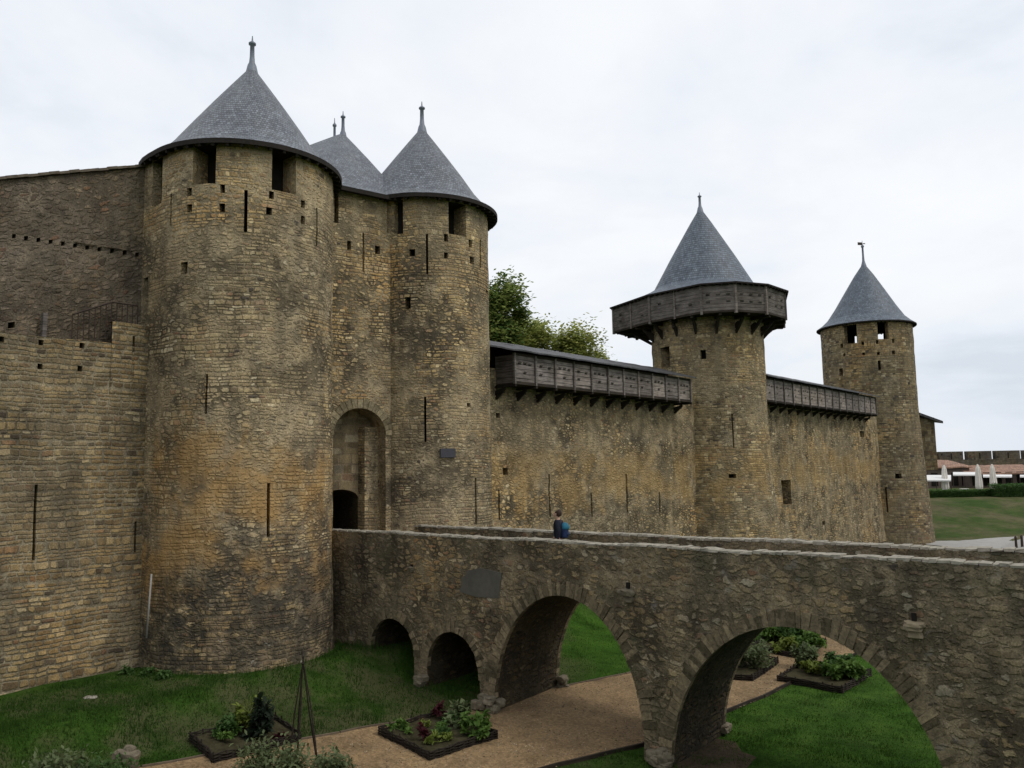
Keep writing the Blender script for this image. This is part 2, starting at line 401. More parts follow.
        return o
def thing(name, label, cat, loc, group=None):
    o = bpy.data.objects.new(name, None); COL.objects.link(o); o.location = loc; o['_w'] = tuple(loc)
    o.empty_display_size = .3
    o['label'] = label; o['category'] = cat
    if group: o['group'] = group
    return o
def tag(o, label, cat, group=None, kind=None):
    o['label'] = label; o['category'] = cat
    if group: o['group'] = group
    if kind: o['kind'] = kind
    return o
def struct(o): o['kind'] = 'structure'; return o

# ------------------------------------------------------------------ plans
class Plan:
    def __init__(s, pts, nrm):
        s.p = [Vector(p) for p in pts]; s.n = [Vector(n).normalized() for n in nrm]; s.s = [0.]
        for i in range(1, len(pts)): s.s.append(s.s[-1]+(s.p[i]-s.p[i-1]).length)
        s.L = s.s[-1]
    def ev(s, t):
        if t <= 0:
            d = (s.p[1]-s.p[0]).normalized(); return s.p[0]+d*t, s.n[0]
        for i in range(len(s.s)-1):
            if t <= s.s[i+1] or i == len(s.s)-2:
                k = (t-s.s[i])/max(1e-9, s.s[i+1]-s.s[i])
                return s.p[i].lerp(s.p[i+1], k), s.n[i].lerp(s.n[i+1], min(1, k)).normalized()
    def hit(s, u, v, off=0.):
        d = ray(u, v); best = None
        for i in range(len(s.p)-1):
            a = s.p[i]+s.n[i]*off; b = s.p[i+1]+s.n[i+1]*off; e = b-a
            den = d.x*e.y-d.y*e.x
            if abs(den) < 1e-9: continue
            tt = (a.x*e.y-a.y*e.x)/den; k = (a.x*d.y-a.y*d.x)/den
            if tt > 0 and -1e-6 <= k <= 1+1e-6:
                if best is None or tt < best[0]: best = (tt, s.s[i]+k*(s.s[i+1]-s.s[i]), CAMZ+d.z*tt)
        return best
def _far(s, u, v):
    d = ray(u, v); best = None
    for i in range(len(s.p)-1):
        a = s.p[i]; b = s.p[i+1]; e = b-a; den = d.x*e.y-d.y*e.x
        if abs(den) < 1e-9: continue
        tt = (a.x*e.y-a.y*e.x)/den; k = (a.x*d.y-a.y*d.x)/den
        if tt > 0 and -1e-6 <= k <= 1+1e-6 and (best is None or tt > best[0]): best = (tt, s.s[i]+k*(s.s[i+1]-s.s[i]), CAMZ+d.z*tt)
    return best
Plan.far = _far
def straight(a, b):
    a = Vector(a[:2]); b = Vector(b[:2]); d = (b-a).normalized(); n = Vector((d.y, -d.x))
    return Plan([a, b], [n, n])
def uplan(C, R, back, full=False, n=48, back2=None):
    """stadium: flank, front semicircle facing NN, flank.  s runs along +FF side (left to right seen from the moat)"""
    C = Vector(C); pts = []; nr = []
    back2 = back if back2 is None else back2
    if full:
        for i in range(n*2+1):
            a = math.pi*2*i/(2*n)
            d = -FF*math.cos(a)+NN*math.sin(a) if False else NN*(-math.cos(a)) - FF*math.sin(a)
            pts.append(C+d*R); nr.append(d)
        return Plan(pts, nr)
    for k in (1., .66, .33):
        pts.append(C-FF*R-NN*back*k); nr.append(-FF)
    for i in range(n+1):
        a = math.pi*i/n; d = -FF*math.cos(a)+NN*math.sin(a)
        pts.append(C+d*R); nr.append(d)
    for k in (.33, .66, 1.):
        pts.append(C+FF*R-NN*back2*k); nr.append(FF)
    return Plan(pts, nr)

def rough(p, amp, sc_=1.1):
    return noise.noise(Vector(p)*sc_)*amp + noise.noise(Vector(p)*sc_*3.1+Vector((9, 3, 5)))*amp*.6

def wall(parent, plan, z0, z1, holes, mat, s0=None, s1=None, off=None, du=.4, dz=.4, top=None, amp=.03, name='wall', thick=.6,
         ashl=None, topcap=True):
    """surface along plan with rectangular holes; each hole dict s0,s1,z0,z1,d,kind"""
    off = off or (lambda z: 0.)
    s0 = 0 if s0 is None else s0; s1 = plan.L if s1 is None else s1
    def lines(a, b, step, extra):
        n = max(1, int(round((b-a)/step))); base = [a+(b-a)*i/n for i in range(n+1)]
        ex = sorted(set(round(e, 4) for e in extra if a < e < b))
        base = [x for x in base if x in (base[0], base[-1]) or all(abs(x-e) > step*.3 for e in ex)]
        return sorted(set(base+ex))
    S = lines(s0, s1, du, [h['s0'] for h in holes]+[h['s1'] for h in holes])
    Z = lines(z0, z1, dz, [h['z0'] for h in holes]+[h['z1'] for h in holes])
    topf = top or (lambda s: z1)
    def P(s, z, dep=0.):
        p, n = plan.ev(s)
        zz = z
        if top is not None: zz = z0+(z-z0)*(topf(s)-z0)/(z1-z0)
        r = rough((p.x, p.y, zz), amp)
        q = p+n*(off(zz)+r-dep)
        return (q.x, q.y, zz)
    mb = MB(); idx = {}
    for i, s in enumerate(S):
        for j, z in enumerate(Z): idx[i, j] = mb.vert(P(s, z))
    for i in range(len(S)-1):
        for j in range(len(Z)-1):
            sm = (S[i]+S[i+1])/2; zm = (Z[j]+Z[j+1])/2
            if any(h['s0'] < sm < h['s1'] and h['z0'] < zm < h['z1'] for h in holes): continue
            mb.face([idx[i, j], idx[i+1, j], idx[i+1, j+1], idx[i, j+1]],
                    [(S[i], Z[j]), (S[i+1], Z[j]), (S[i+1], Z[j+1]), (S[i], Z[j+1])])
    if topcap:
        for i in range(len(S)-1):
            a = P(S[i], z1); b = P(S[i+1], z1); c = P(S[i+1], z1, thick); d = P(S[i], z1, thick)
            mb.poly([a, b, c, d], [(S[i], 0), (S[i+1], 0), (S[i+1], thick), (S[i], thick)])
        for i in range(len(S)-1):   # inner face
            a = P(S[i], z0, thick); b = P(S[i+1], z0, thick); c = P(S[i+1], z1, thick); d = P(S[i], z1, thick)
            if not holes: mb.poly([b, a, d, c], [(S[i+1], z0), (S[i], z0), (S[i], z1), (S[i+1], z1)])
    def recess(m, h, mi_side=0, mi_back=1):
        a, b, c, d = h['s0'], h['s1'], h['z0'], h['z1']; D = h['d']
        ss = [s for s in S if a-1e-6 <= s <= b+1e-6]; zz = [z for z in Z if c-1e-6 <= z <= d+1e-6]
        for i in range(len(ss)-1):
            x, y = ss[i], ss[i+1]
            m.poly([P(x, c), P(y, c), P(y, c, D), P(x, c, D)], [(x, c), (y, c), (y, c+D), (x, c+D)], mi_side)
            m.poly([P(y, d), P(x, d), P(x, d, D), P(y, d, D)], [(y, d), (x, d), (x, d+D), (y, d+D)], mi_back)  # head of the opening gets the painted shade colour as well
            for j in range(len(zz)-1 if not h.get('open') else 0):
                m.poly([P(x, zz[j], D), P(y, zz[j], D), P(y, zz[j+1], D), P(x, zz[j+1], D)], None, mi_back)
        for j in range(len(zz)-1):
            x, y = zz[j], zz[j+1]
            m.poly([P(a, y), P(a, x), P(a, x, D), P(a, y, D)], [(a, y), (a, x), (a+D, x), (a+D, y)], mi_side)
            m.poly([P(b, x), P(b, y), P(b, y, D), P(b, x, D)], [(b, x), (b, y), (b+D, y), (b+D, x)], mi_side)
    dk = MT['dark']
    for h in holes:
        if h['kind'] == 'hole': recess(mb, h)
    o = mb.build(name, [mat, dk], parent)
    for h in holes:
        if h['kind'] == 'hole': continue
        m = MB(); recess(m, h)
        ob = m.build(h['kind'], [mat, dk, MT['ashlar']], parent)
        if 'label' in h: ob['label'] = h['label']
    return o
def px_holes(plan, lst, off=0.):
    out = []
    for kind, u0, u1, v0, v1, dep in lst:
        vm = (v0+v1)/2; um = (u0+u1)/2
        a = plan.hit(u0, vm, off); b = plan.hit(u1, vm, off); c = plan.hit(um, v1, off); d = plan.hit(um, v0, off)
        if not (a and b and c and d): print('MISS', kind, u0, v0); continue
        s_0, s_1 = min(a[1], b[1]), max(a[1], b[1])
        out.append(dict(s0=round(s_0, 4), s1=round(s_1, 4), z0=round(c[2], 4), z1=round(d[2], 4), d=dep, kind=kind))
    # drop overlaps
    res = []
    for h in out:
        if all(h['s1']+.02 < g['s0'] or h['s0'] > g['s1']+.02 or h['z1']+.02 < g['z0'] or h['z0'] > g['z1']+.02 for g in res): res.append(h)
        else: print('OVERLAP', h)
    return res

def gcone(parent, base, apex, ze, prof, mat, name='roof', sub=1):
    """generalised cone: closed base polygon, apex point, profile [(frac, height frac above eave)] from eave (1,0) to apex"""
    mb = MB(); n = len(base); A = Vector(apex[:2]); H = apex[2]-ze
    cum = [0.]
    for i in range(n): cum.append(cum[-1]+(Vector(base[(i+1) % n])-Vector(base[i])).length)
    rings = []; vv = []; L = 0
    for k, (f, h) in enumerate(prof):
        pts = []
        for i in range(n):
            p = A.lerp(Vector(base[i]), f); z = ze+H*h
            r = noise.noise(Vector((p.x, p.y, z))*.9)*.025*min(1, f*2)
            pts.append(Vector((p.x, p.y, z+r)))
        if k: L += (pts[0]-rings[-1][0]).length
        rings.append(pts); vv.append(L)
    for k in range(len(rings)-1):
        for i in range(n):
            j = (i+1) % n
            mb.poly([rings[k][i], rings[k][j], rings[k+1][j], rings[k+1][i]],
                    [(cum[i], vv[k]), (cum[i+1], vv[k]), (cum[i+1], vv[k+1]), (cum[i], vv[k+1])])
    return mb.build(name, mat, parent)
def eave(parent, base, inner, ze, t=.16, rise=.12):
    """fascia + soffit"""
    mb = MB(); n = len(base)
    for i in range(n):
        j = (i+1) % n
        a, b = base[i], base[j]; c, d = inner[j], inner[i]
        mb.poly([(*a, ze-t), (*b, ze-t), (*b, ze), (*a, ze)])
        mb.poly([(*d, ze-t+rise), (*c, ze-t+rise), (*b, ze-t), (*a, ze-t)])
    # rafter feet
    L = 0; nxt = 0
    for i in range(n):
        a = Vector(base[i]); b = Vector(base[(i+1) % n]); c = Vector(inner[i]); d = Vector(inner[(i+1) % n])
        seg = (b-a).length
        while nxt < L+seg:
            k = (nxt-L)/max(seg, 1e-6); p = a.lerp(b, k); q = c.lerp(d, k); p = p.lerp(q, .12)
            mb.beam((p.x, p.y, ze-t-.03), (q.x, q.y, ze-t-.03+rise), .09, .1)
            nxt += .45
        L += seg
    return mb.build('eave', MT['eave'], parent)
def finial(parent, p, h, r=.16, vane=False):
    mb = MB(); k = h
    prof = [(r*1.5, -.35), (r*1.0, 0), (r*.68, k*.1), (r*.55, k*.3), (r*.5, k*.68), (r*.85, k*.71), (r*.85, k*.76), (r*.5, k*.79), (r*.2, k*.84), (.016, k)]
    mb.lathe(p, prof, 10)
    o = mb.build('finial', MT['lead'], parent, smooth=True)
    if vane:
        m = MB(); z = p[2]+h*.86
        m.box((p[0]-.28, p[1], z), (1, .2, 0), (-.2, 1, 0), (0, 0, 1), .26, .02, .16)
        m.box((p[0]+.2, p[1], z), (1, .2, 0), (-.2, 1, 0), (0, 0, 1), .14, .015, .05)
        m.build('weather_vane', MT['iron'], parent)
    return o
def stadium(C, R, back, n=40, cone_back=False):
    C = Vector(C); pts = []
    for i in range(n+1):
        a = math.pi*i/n; pts.append(tuple(C+(-FF*math.cos(a)+NN*math.sin(a))*R))
    for i in range(n//2+1):
        a = math.pi*i/(n//2); pts.append(tuple(C-NN*back+(FF*math.cos(a)-NN*math.sin(a))*R))
    return pts

# ------------------------------------------------------------------ terrain
def lerp_tab(x, tab):
    if x <= tab[0][0]: return tab[0][1]
    for (a, b), (c, d) in zip(tab, tab[1:]):
        if x <= c:
            k = (x-a)/(c-a); k = k*k*(3-2*k); return b+(d-b)*k
    return tab[-1][1]
def ground(x, y):
    s, q = tosq(x, y)
    z = lerp_tab(q, [(2.9, 1.95), (4.9, 1.2), (7.6, .88), (13.5, .45), (40, .3)])
    z += .12*min(1, max(0, (-s-7)/5))*min(1, max(0, (7-q)/3))
    if s > 8: z = z+(-.7-z)*min(1, (s-8)/24)*min(1, max(0, (15-q)/5))
    # far side of the castle corner: slope up to the town
    if y > 60 or x > 40:
        k = min(1, max(0, (y-83-(x-45)*.1)/26)); k = k*k*(3-2*k)
        z = z*(1-k)+2.75*k
    # bank below the viewer
    k = min(1, max(0, (13-y)/9)); k = k*k*(3-2*k)
    z = z*(1-k)+6.25*k
    z += noise.noise(Vector((x*.35, y*.35, 0)))*.07 + noise.noise(Vector((x*1.3, y*1.3, 3)))*.025
    return z
def gpt(u, v):
    d = ray(u, v); t = 8.
    while t < 200:
        p = CP+d*t
        if p.z < ground(p.x, p.y): return Vector((p.x, p.y, ground(p.x, p.y)))
        t += .04
    return p
def axis(segs):
    out = []
    for a, b, st in segs:
        n = int(round((b-a)/st)); out += [a+(b-a)*i/n for i in range(n)]
    out.append(segs[-1][1]); return out
XS = axis([(-2500, -400, 350), (-400, -60, 34), (-60, -22, 3), (-22, 32, .45), (32, 100, 2), (100, 400, 30), (400, 2500, 350)])
YS = axis([(-1500, -100, 350), (-100, 4, 13), (4, 14, 1), (14, 46, .45), (46, 130, 2), (130, 400, 27), (400, 5000, 460)])
def sheet(name, mat, keep=None, dz=0., xs=XS, ys=YS):
    mb = MB(); n = len(ys)
    ids = {}
    def vid(i, j):
        if (i, j) not in ids: ids[i, j] = mb.vert((xs[i], ys[j], ground(xs[i], ys[j])+dz))
        return ids[i, j]
    for i in range(len(xs)-1):
        for j in range(len(ys)-1):
            if keep and not keep((xs[i]+xs[i+1])/2, (ys[j]+ys[j+1])/2): continue
            mb.face([vid(i, j), vid(i+1, j), vid(i+1, j+1), vid(i, j+1)],
                    [(xs[a], ys[b]) for a, b in ((i, j), (i+1, j), (i+1, j+1), (i, j+1))])
    return mb.build(name, mat, smooth=True)
def strip(name, mat, left, right, n, dz, m=8):
    """sheet between two polylines, following the ground"""
    mb = MB(); ids = {}
    def pl(P, k):
        k *= len(P)-1; i = min(int(k), len(P)-2); return Vector(P[i]).lerp(Vector(P[i+1]), k-i)
    for i in range(n+1):
        a = pl(left, i/n); b = pl(right, i/n)
        for j in range(m+1):
            p = a.lerp(b, j/m)
            e = noise.noise(Vector((p.x, p.y, 7))*1.5)*.05 if j in (0, m) else 0
            ids[i, j] = mb.vert((p.x+e, p.y+e, ground(p.x, p.y)+dz))
    for i in range(n):
        for j in range(m):
            mb.face([ids[i, j], ids[i, j+1], ids[i+1, j+1], ids[i+1, j]], [(0, 0)]*4)
    return mb.build(name, mat, smooth=True)

def grass_mat(name, c1, c2, c3, worn=.6):
    m, t, b = new_mat(name)
    geo = t.node('ShaderNodeNewGeometry').outputs['Position']
    n = t.noise(geo, 14, 6, .75); n2 = t.noise(geo, 1.1, 4, .6); n3 = t.noise(geo, .28, 4, .6)
    col = t.ramp(n, [(.3, c1), (.5, c2), (.72, c3)])
    col = t.mix(.8, col, t.ramp(n2, [(.3, (.42, .48, .42)), (.5, (.95, .95, .95)), (.7, (1.5, 1.35, 1.3))]), 'MULTIPLY')
    gx0 = t.sep(geo)[0]; lush = t.step(gx0, 0., 4.)
    col = t.mix(lush, col, t.mix(1., col, (1.15, 1.22, 1.05, 1), 'MULTIPLY'))
    worn_k = t.m('SUBTRACT', worn, t.m('MULTIPLY', lush, worn*.85))
    w = t.step(t.m('ADD', n3, t.m('MULTIPLY', n2, .45)), .66, .84)
    col = t.mix(t.m('MULTIPLY', w, worn_k), col, (.10, .082, .05, 1))
    gx, gy, gz = t.sep(geo)
    far = t.step(gy, 62., 84.)
    n4 = t.noise(t.comb(t.m('MULTIPLY', gx, .14), t.m('MULTIPLY', gy, .16), 0.), 1, 5, .65)
    dry = t.ramp(n4, [(.38, (.038, .065, .017)), (.48, (.07, .078, .032)), (.58, (.125, .10, .062))])
    dry = t.mix(.5, dry, t.ramp(n2, [(.3, (.7, .7, .7)), (.7, (1.3, 1.3, 1.3))]), 'MULTIPLY')
    col = t.mix(t.m('MULTIPLY', far, .8), col, dry)
    t.link(col, b.inputs['Base Color']); b.inputs['Roughness'].default_value = .95; b.inputs['Specular IOR Level'].default_value = .05
    bp = t.node('ShaderNodeBump'); bp.inputs['Strength'].default_value = .9; bp.inputs['Distance'].default_value = .06
    t.link(n, bp.inputs['Height']); t.link(bp.outputs[0], b.inputs['Normal'])
    return m
MT['lawn'] = grass_mat('lawn', (.018, .042, .007), (.036, .082, .011), (.06, .115, .02))
m_, t, b = new_mat('sandy_gravel')
geo = t.node('ShaderNodeNewGeometry').outputs['Position']
n = t.noise(geo, 16, 7, .85); n2 = t.noise(geo, .9, 6, .7)
vo = t.node('ShaderNodeTexVoronoi'); t.link(geo, vo.inputs['Vector']); vo.inputs['Scale'].default_value = 17
col = t.ramp(n, [(.3, (.13, .085, .045)), (.5, (.24, .165, .088)), (.72, (.35, .255, .145))])
col = t.mix(.5, col, t.ramp(t.sep(vo.outputs['Color'])[0], [(0, (.5, .48, .45)), (1, (1.5, 1.45, 1.4))]), 'MULTIPLY')
col = t.mix(.8, col, t.ramp(n2, [(.3, (.55, .52, .48)), (.5, (.95, .95, .95)), (.7, (1.3, 1.28, 1.22))]), 'MULTIPLY')
t.link(col, b.inputs['Base Color']); b.inputs['Roughness'].default_value = .95
bp = t.node('ShaderNodeBump'); bp.inputs['Strength'].default_value = .8; bp.inputs['Distance'].default_value = .02
t.link(n, bp.inputs['Height']); t.link(bp.outputs[0], b.inputs['Normal'])
MT['gravel'] = m_
MT['road'] = simple('pale_road', (.34, .33, .31), .9, 4, .15, .2, .01)
MT['edge'] = simple('worn_edging', (.13, .10, .07), .9, 7, .4, .4)
MT['soil'] = simple('garden_soil', (.05, .045, .025), .95, 9, .5, .9, .04, .05)

struct(sheet('ground', MT['lawn']))
pu = [sq(-24, 4.2), sq(-16, 5.95), sq(-11.7, 7.0), sq(-7, 8.1), sq(-3.6, 9.0), sq(3, 10.4), sq(12, 11.0)]
pl_ = [sq(-24, 9.6), sq(-16, 10.6), sq(-12.3, 11.5), sq(-8.3, 12.7), sq(-2.3, 13.35), sq(1.5, 13.5), sq(12, 14.6)]
PATHU, PATHL = pu, pl_
struct(strip('path', MT['gravel'], pu, pl_, 120, .03, 24))
# road on the far slope
struct(strip('road', MT['road'], [gpt(926, 541.5)[:2], gpt(960, 541.3)[:2], gpt(1000, 538)[:2], gpt(1040, 532)[:2]],
             [gpt(926, 545)[:2], gpt(960, 548)[:2], gpt(1000, 552)[:2], gpt(1040, 556)[:2]], 40, .06, 8))
MT['earth'] = simple('bare_earth', (.075, .055, .038), .95, 7, .5, .8, .03, .05)
struct(strip('bare_earth', MT['earth'], [gpt(652, 772)[:2], gpt(672, 755)[:2], gpt(712, 738)[:2]], [gpt(735, 775)[:2], gpt(748, 768)[:2], gpt(757, 758)[:2], gpt(742, 752)[:2], gpt(736, 742)[:2]], 40, .012, 14))
def edging(P, mat, name='path_edging', label='', h=.13):
    th = thing(name, label, 'edging', (P[0].x, P[0].y, ground(P[0].x, P[0].y)))
    for a, b in zip(P, P[1:]):
        n = max(1, int((b-a).length/2.2))
        for k in range(n):
            p = a.lerp(b, k/n); q = a.lerp(b, (k+.985)/n); mb = MB()
            for e in range(4):
                x, y = p.lerp(q, e/4), p.lerp(q, (e+1)/4)
                mb.beam((x.x, x.y, ground(x.x, x.y)+h*.3), (y.x, y.y, ground(y.x, y.y)+h*.3), .06, h)
            mb.build('board', mat, th)
edging(PATHU, MT['edge'], label='low worn edging between the lawn under the towers and the gravel path', h=.08)
edging(PATHL, MT['wood_dark'], label='dark timber edging on the near side of the gravel path by the wide arch pier', h=.12)

# ------------------------------------------------------------------ gate towers
C1 = Vector((-9.22, 27.4)); R1 = 2.96
C2 = Vector((-3.6, 33.0)); R2 = 2.7
def batter(amount, zt=7.0, zb=1.5, pw=1.6):
    return lambda z: amount*max(0, (zt-z)/(zt-zb))**pw
ZE = 18.45
prof_gate = [(1, 0), (.93, .028), (.84, .085), (.72, .20), (.55, .40), (.36, .615), (.18, .81), (.04, .96), (.0, 1.0)]
def gate_tower(C, R, label, apex, fin, holes, mat, zE, zb, back=1.9, ov=.42):
    th = thing('round_tower', label, 'tower', (C.x, C.y, 1.6))
    pl = uplan(C, R, back)
    hs = px_holes(pl, holes)
    wall(th, pl, zb, zE-.02, hs, mat, off=batter(.13), topcap=False)
    base = stadium(C, R+ov, .6); inner = stadium(C, R-.02, .6)
    gcone(th, base, apex, zE, prof_gate, MT['slate'])
    eave(th, base, inner, zE)
    finial(th, apex, fin)
    return th, pl
W = 'window'; SL = 'arrow_slit'; H = 'hole'
T1H = [(W, 193, 216, 145, 184, .75), (W, 272, 296, 151, 192, .75), (W, 152.5, 162, 160, 205, .3), (W, 329.5, 333.5, 184, 224, .3),
       (SL, 244, 247.5, 190, 232, .8), (SL, 205, 207.5, 374, 414, .8), (SL, 266.8, 270, 483, 537, .8), (SL, 170, 171.6, 194, 226, .5), (SL, 316, 317.6, 208, 246, .5),
       (H, 187, 192, 188, 196, .5), (H, 220, 225, 184.5, 193, .5), (H, 187, 192, 204.5, 212, .5), (H, 219, 225, 203.5, 212, .5),
       (H, 269, 274, 191.5, 199, .5), (H, 266, 272, 207.5, 215, .5), (H, 301, 305, 200.5, 208, .5), (H, 301, 305, 216, 224, .5),
       (W, 180.5, 187.5, 262, 274, .8), (W, 143.5, 148, 278, 306, .8)]
t1, plan1 = gate_tower(C1, R1, 'stout left gate tower with broad slate cone roof beside the left wall', at(252, 66, 27.9), 1.15, T1H, MT['tower'], ZE, 1.3, ov=.31)
T2H = [(W, 448.5, 466, 203, 235, .75), (W, 394, 403, 200, 234, .3),
       (SL, 426, 428.2, 234, 274, .6), (SL, 424.2, 426.4, 397, 442, .6), (SL, 474.5, 476.3, 478, 524, .6), (SL, 480, 481.4, 240, 268, .5),
       (H, 409, 415, 249, 256, .5), (H, 444, 448, 234, 241.5, .5), (H, 444, 448, 252.5, 258.5, .5), (H, 469, 472.5, 240, 247.5, .5), (H, 470, 474, 257, 264, .5), (H, 424.5, 430, 249.5, 257, .5),
       (W, 405, 410.5, 297, 309, .6), (H, 467, 471, 403, 407, .3), (H, 486, 488, 290, 294, .3)]
T2H.pop(13-2+0) if False else None
T2H = [h for h in T2H if not (h[0] == H and h[1] == 424.5)]
t2, plan2 = gate_tower(C2, R2, 'slimmer right gate tower with slate cone roof beside the long curtain wall', at(422, 127, 33.4), 1.15, T2H, MT['tower2'], ZE+.15, 1.3)
# small square plaque on right gate tower
h_ = plan2.hit(447.5, 453)
p, n = plan2.ev(h_[1]); m = MB(); tn = Vector((-n.y, n.x))
m.box((*(p+n*.02), h_[2]), (tn.x, tn.y, 0), (n.x, n.y, 0), (0, 0, 1), .3, .06, .17)
pq = m.build('dark_plaque', simple('dark_slate_plaque', (.06, .06, .07), .6, 9, .2, .1), t2)

# gatehouse between the towers
GW = B0  # gate wall line: through C1+NN*.3
Ga = C1+NN*.3; Gd = (C2+NN*1.35-Ga).normalized()
Ga0 = Ga+Gd*1.9; Ga1 = Ga+Gd*6.1
gplan = straight(Ga0, Ga1)
gate = thing('gatehouse', 'stone gatehouse front with tall arched entrance between the two round gate towers', 'gatehouse', (Ga0.x, Ga0.y, 4.8))
gl = gplan.hit(331, 470); gr = gplan.hit(385.5, 470); gt = gplan.hit(357, 408)
print('gate s', gl, gr, gt, gplan.L)
gs0 = max(.12, gplan.hit(333, 470)[1]); gs1 = gplan.hit(385.5, 450)[1]; gc = (gs0+gs1)/2; gw = (gs1-gs0)/2; ztop = gt[2]; zsp = ztop-gw*.95
DEPG = .95
# face with arch
mb = MB()
def GP(s, z, dep=0.):
    p, n = gplan.ev(s); q = p-n*dep; q = q+n*rough((p.x, p.y, z), .02); return (q.x, q.y, z)
def quadgrid(mb, ss, zlo, zhi, P, nz, uvf=None, mi=0):
    cols = []
    for s in ss:
        a, b = zlo(s), zhi(s); cols.append([(s, a+(b-a)*j/nz) for j in range(nz+1)])
    for c1, c2 in zip(cols, cols[1:]):
        for j in range(nz):
            q = [c1[j], c2[j], c2[j+1], c1[j+1]]
            mb.poly([P(*x) for x in q], [(x[0], x[1]) for x in q], mi)
gholes = px_holes(gplan, [(SL, 362.5, 364.3, 233, 272, .6), (H, 347, 351, 241, 250, .5), (H, 375, 380, 246, 254, .5), (W, 334.3, 338.5, 186, 223, .3), (W, 387, 391.5, 198, 233, .3)])
zmid = ztop+.6
wall(gate, gplan, zmid, ZE+.1, [h for h in gholes], MT['tower2'], amp=.02, topcap=False)
quadgrid(mb, [0, gs0/2, gs0], lambda s: 3.5, lambda s: zmid, GP, 12)
arc = lambda s: zsp+gw*.95*math.sqrt(max(0, 1-((s-gc)/gw)**2))
ss = [gc-gw*math.cos(math.pi*i/20) for i in range(21)]
quadgrid(mb, ss, arc, lambda s: zmid, GP, 4)
quadgrid(mb, [gs1+(gplan.L-gs1)*i/4 for i in range(5)], lambda s: 3.5, lambda s: zmid, GP, 12)
mb.build('wall', MT['tower2'], gate)
mb = MB()      # niche jambs, soffit and back wall with door hole
out = [(gs0, 4.0), (gs0, 5.5), (gs0, 7), (gs0, zsp)]+[(s, arc(s)) for s in ss]+[(gs1, 7), (gs1, 5.5), (gs1, 4.0)]
for a, b in zip(out, out[1:]):
    mb.poly([GP(*b), GP(*a), GP(*a, DEPG), GP(*b, DEPG)], [(0, b[0]+b[1]), (0, a[0]+a[1]), (DEPG, a[0]+a[1]), (DEPG, b[0]+b[1])])
mb.build('niche_jamb', MT['tower2'], gate)
dr = (gs0-.02, gplan.hit(362, 510)[1]+.32, gplan.hit(345, 490)[2])
mb = MB()
dw = (dr[1]-dr[0])/2; dc = (dr[0]+dr[1])/2; da = lambda s: dr[2]-.35+.35*math.sqrt(max(0, 1-((s-dc)/dw)**2))
ds = [dc-dw*math.cos(math.pi*i/12) for i in range(13)]
quadgrid(mb, ds, da, lambda s: ztop+.05, lambda s, z: GP(s, z, DEPG), 6)
quadgrid(mb, [dr[1], (dr[1]+gs1)/2, gs1], lambda s: 4., lambda s: ztop+.05, lambda s, z: GP(s, z, DEPG), 6)
mb.build('niche_back_wall', MT['render'], gate)
mb = MB(); o2 = [(dr[0], 4.0), (dr[0], dr[2]-.35)]+[(s, da(s)) for s in ds]+[(dr[1], 4.0)]
for a, b in zip(o2, o2[1:]):
    mb.poly([GP(*b, DEPG), GP(*a, DEPG), GP(*a, DEPG+3), GP(*b, DEPG+3)], [(0, b[1]), (0, a[1]), (3, a[1]), (3, b[1])])
mb.poly([GP(dr[0], 4, DEPG+3), GP(dr[1], 4, DEPG+3), GP(dr[1], dr[2], DEPG+3), GP(dr[0], dr[2], DEPG+3)], None, 1)
mb.poly([GP(gs0, 4.79, -.3), GP(gs1, 4.79, -.3), GP(gs1, 4.79, DEPG+3), GP(gs0, 4.79, DEPG+3)], None, 0)
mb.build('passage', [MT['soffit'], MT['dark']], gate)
mb = MB()  # voussoirs
N = 17
for i in range(N):
    a0 = math.pi*(i+.05)/N; a1 = math.pi*(i+.95)/N
    def vp(a, r): return GP(gc-(gw+r)*math.cos(a), zsp+(gw*.95+r)*math.sin(a), -.04)
    def vp2(a, r): return GP(gc-(gw+r)*math.cos(a), zsp+(gw*.95+r)*math.sin(a), .1)
    ro = .34+random.uniform(-.03, .03)
    A, B, C_, D_ = vp(a0, 0), vp(a1, 0), vp(a1, ro), vp(a0, ro); A2, B2, C2_, D2_ = vp2(a0, 0), vp2(a1, 0), vp2(a1, ro), vp2(a0, ro)
    mb.poly([D_, C_, B, A]); mb.poly([A, B, B2, A2]); mb.poly([C_, D_, D2_, C2_]); mb.poly([A, A2, D2_, D_]); mb.poly([B2, B, C_, C2_])
mb.build('arch_ring', MT['ring2'], gate)
# pilaster strip inside niche (right)
mb = MB()
a = GP(gs1-.32, 4.8, DEPG-.18); mb.box((a[0], a[1], (4.8+zsp+.35)/2), (Gd.x, Gd.y, 0), (NN.x, NN.y, 0), (0, 0, 1), .3, .2, (zsp+.35-4.8)/2)
mb.build('inner_jamb', MT['tower2'], gate)
# gate roof: hipped towards an apex behind
gb = [Ga0+NN*.42-Gd*.3, Ga0.lerp(Ga1, .5)+NN*.42, Ga1+NN*.42+Gd*.2, Ga1-NN*4.5+Gd*3.2, Ga1-NN*8+Gd*2, Ga0-NN*8-Gd*2, Ga0-NN*4-Gd*3.0]
gb = [tuple(x) for x in gb]
ap3 = at(343, 133, 34.0)
gcone(gate, gb, ap3, ZE+.1, prof_gate, MT['slate'])
eb = [gb[0], gb[1], gb[2]]; ei = [tuple(Vector(x)-NN*.45) for x in eb]
mb = MB()
for i in range(2):
    mb.poly([(*eb[i], ZE-.06), (*eb[i+1], ZE-.06), (*eb[i+1], ZE+.1), (*eb[i], ZE+.1)])
    mb.poly([(*ei[i], ZE+.04), (*ei[i+1], ZE+.04), (*eb[i+1], ZE-.06), (*eb[i], ZE-.06)])
mb.build('eave', MT['eave'], gate)
finial(gate, ap3, 1.0, .13)
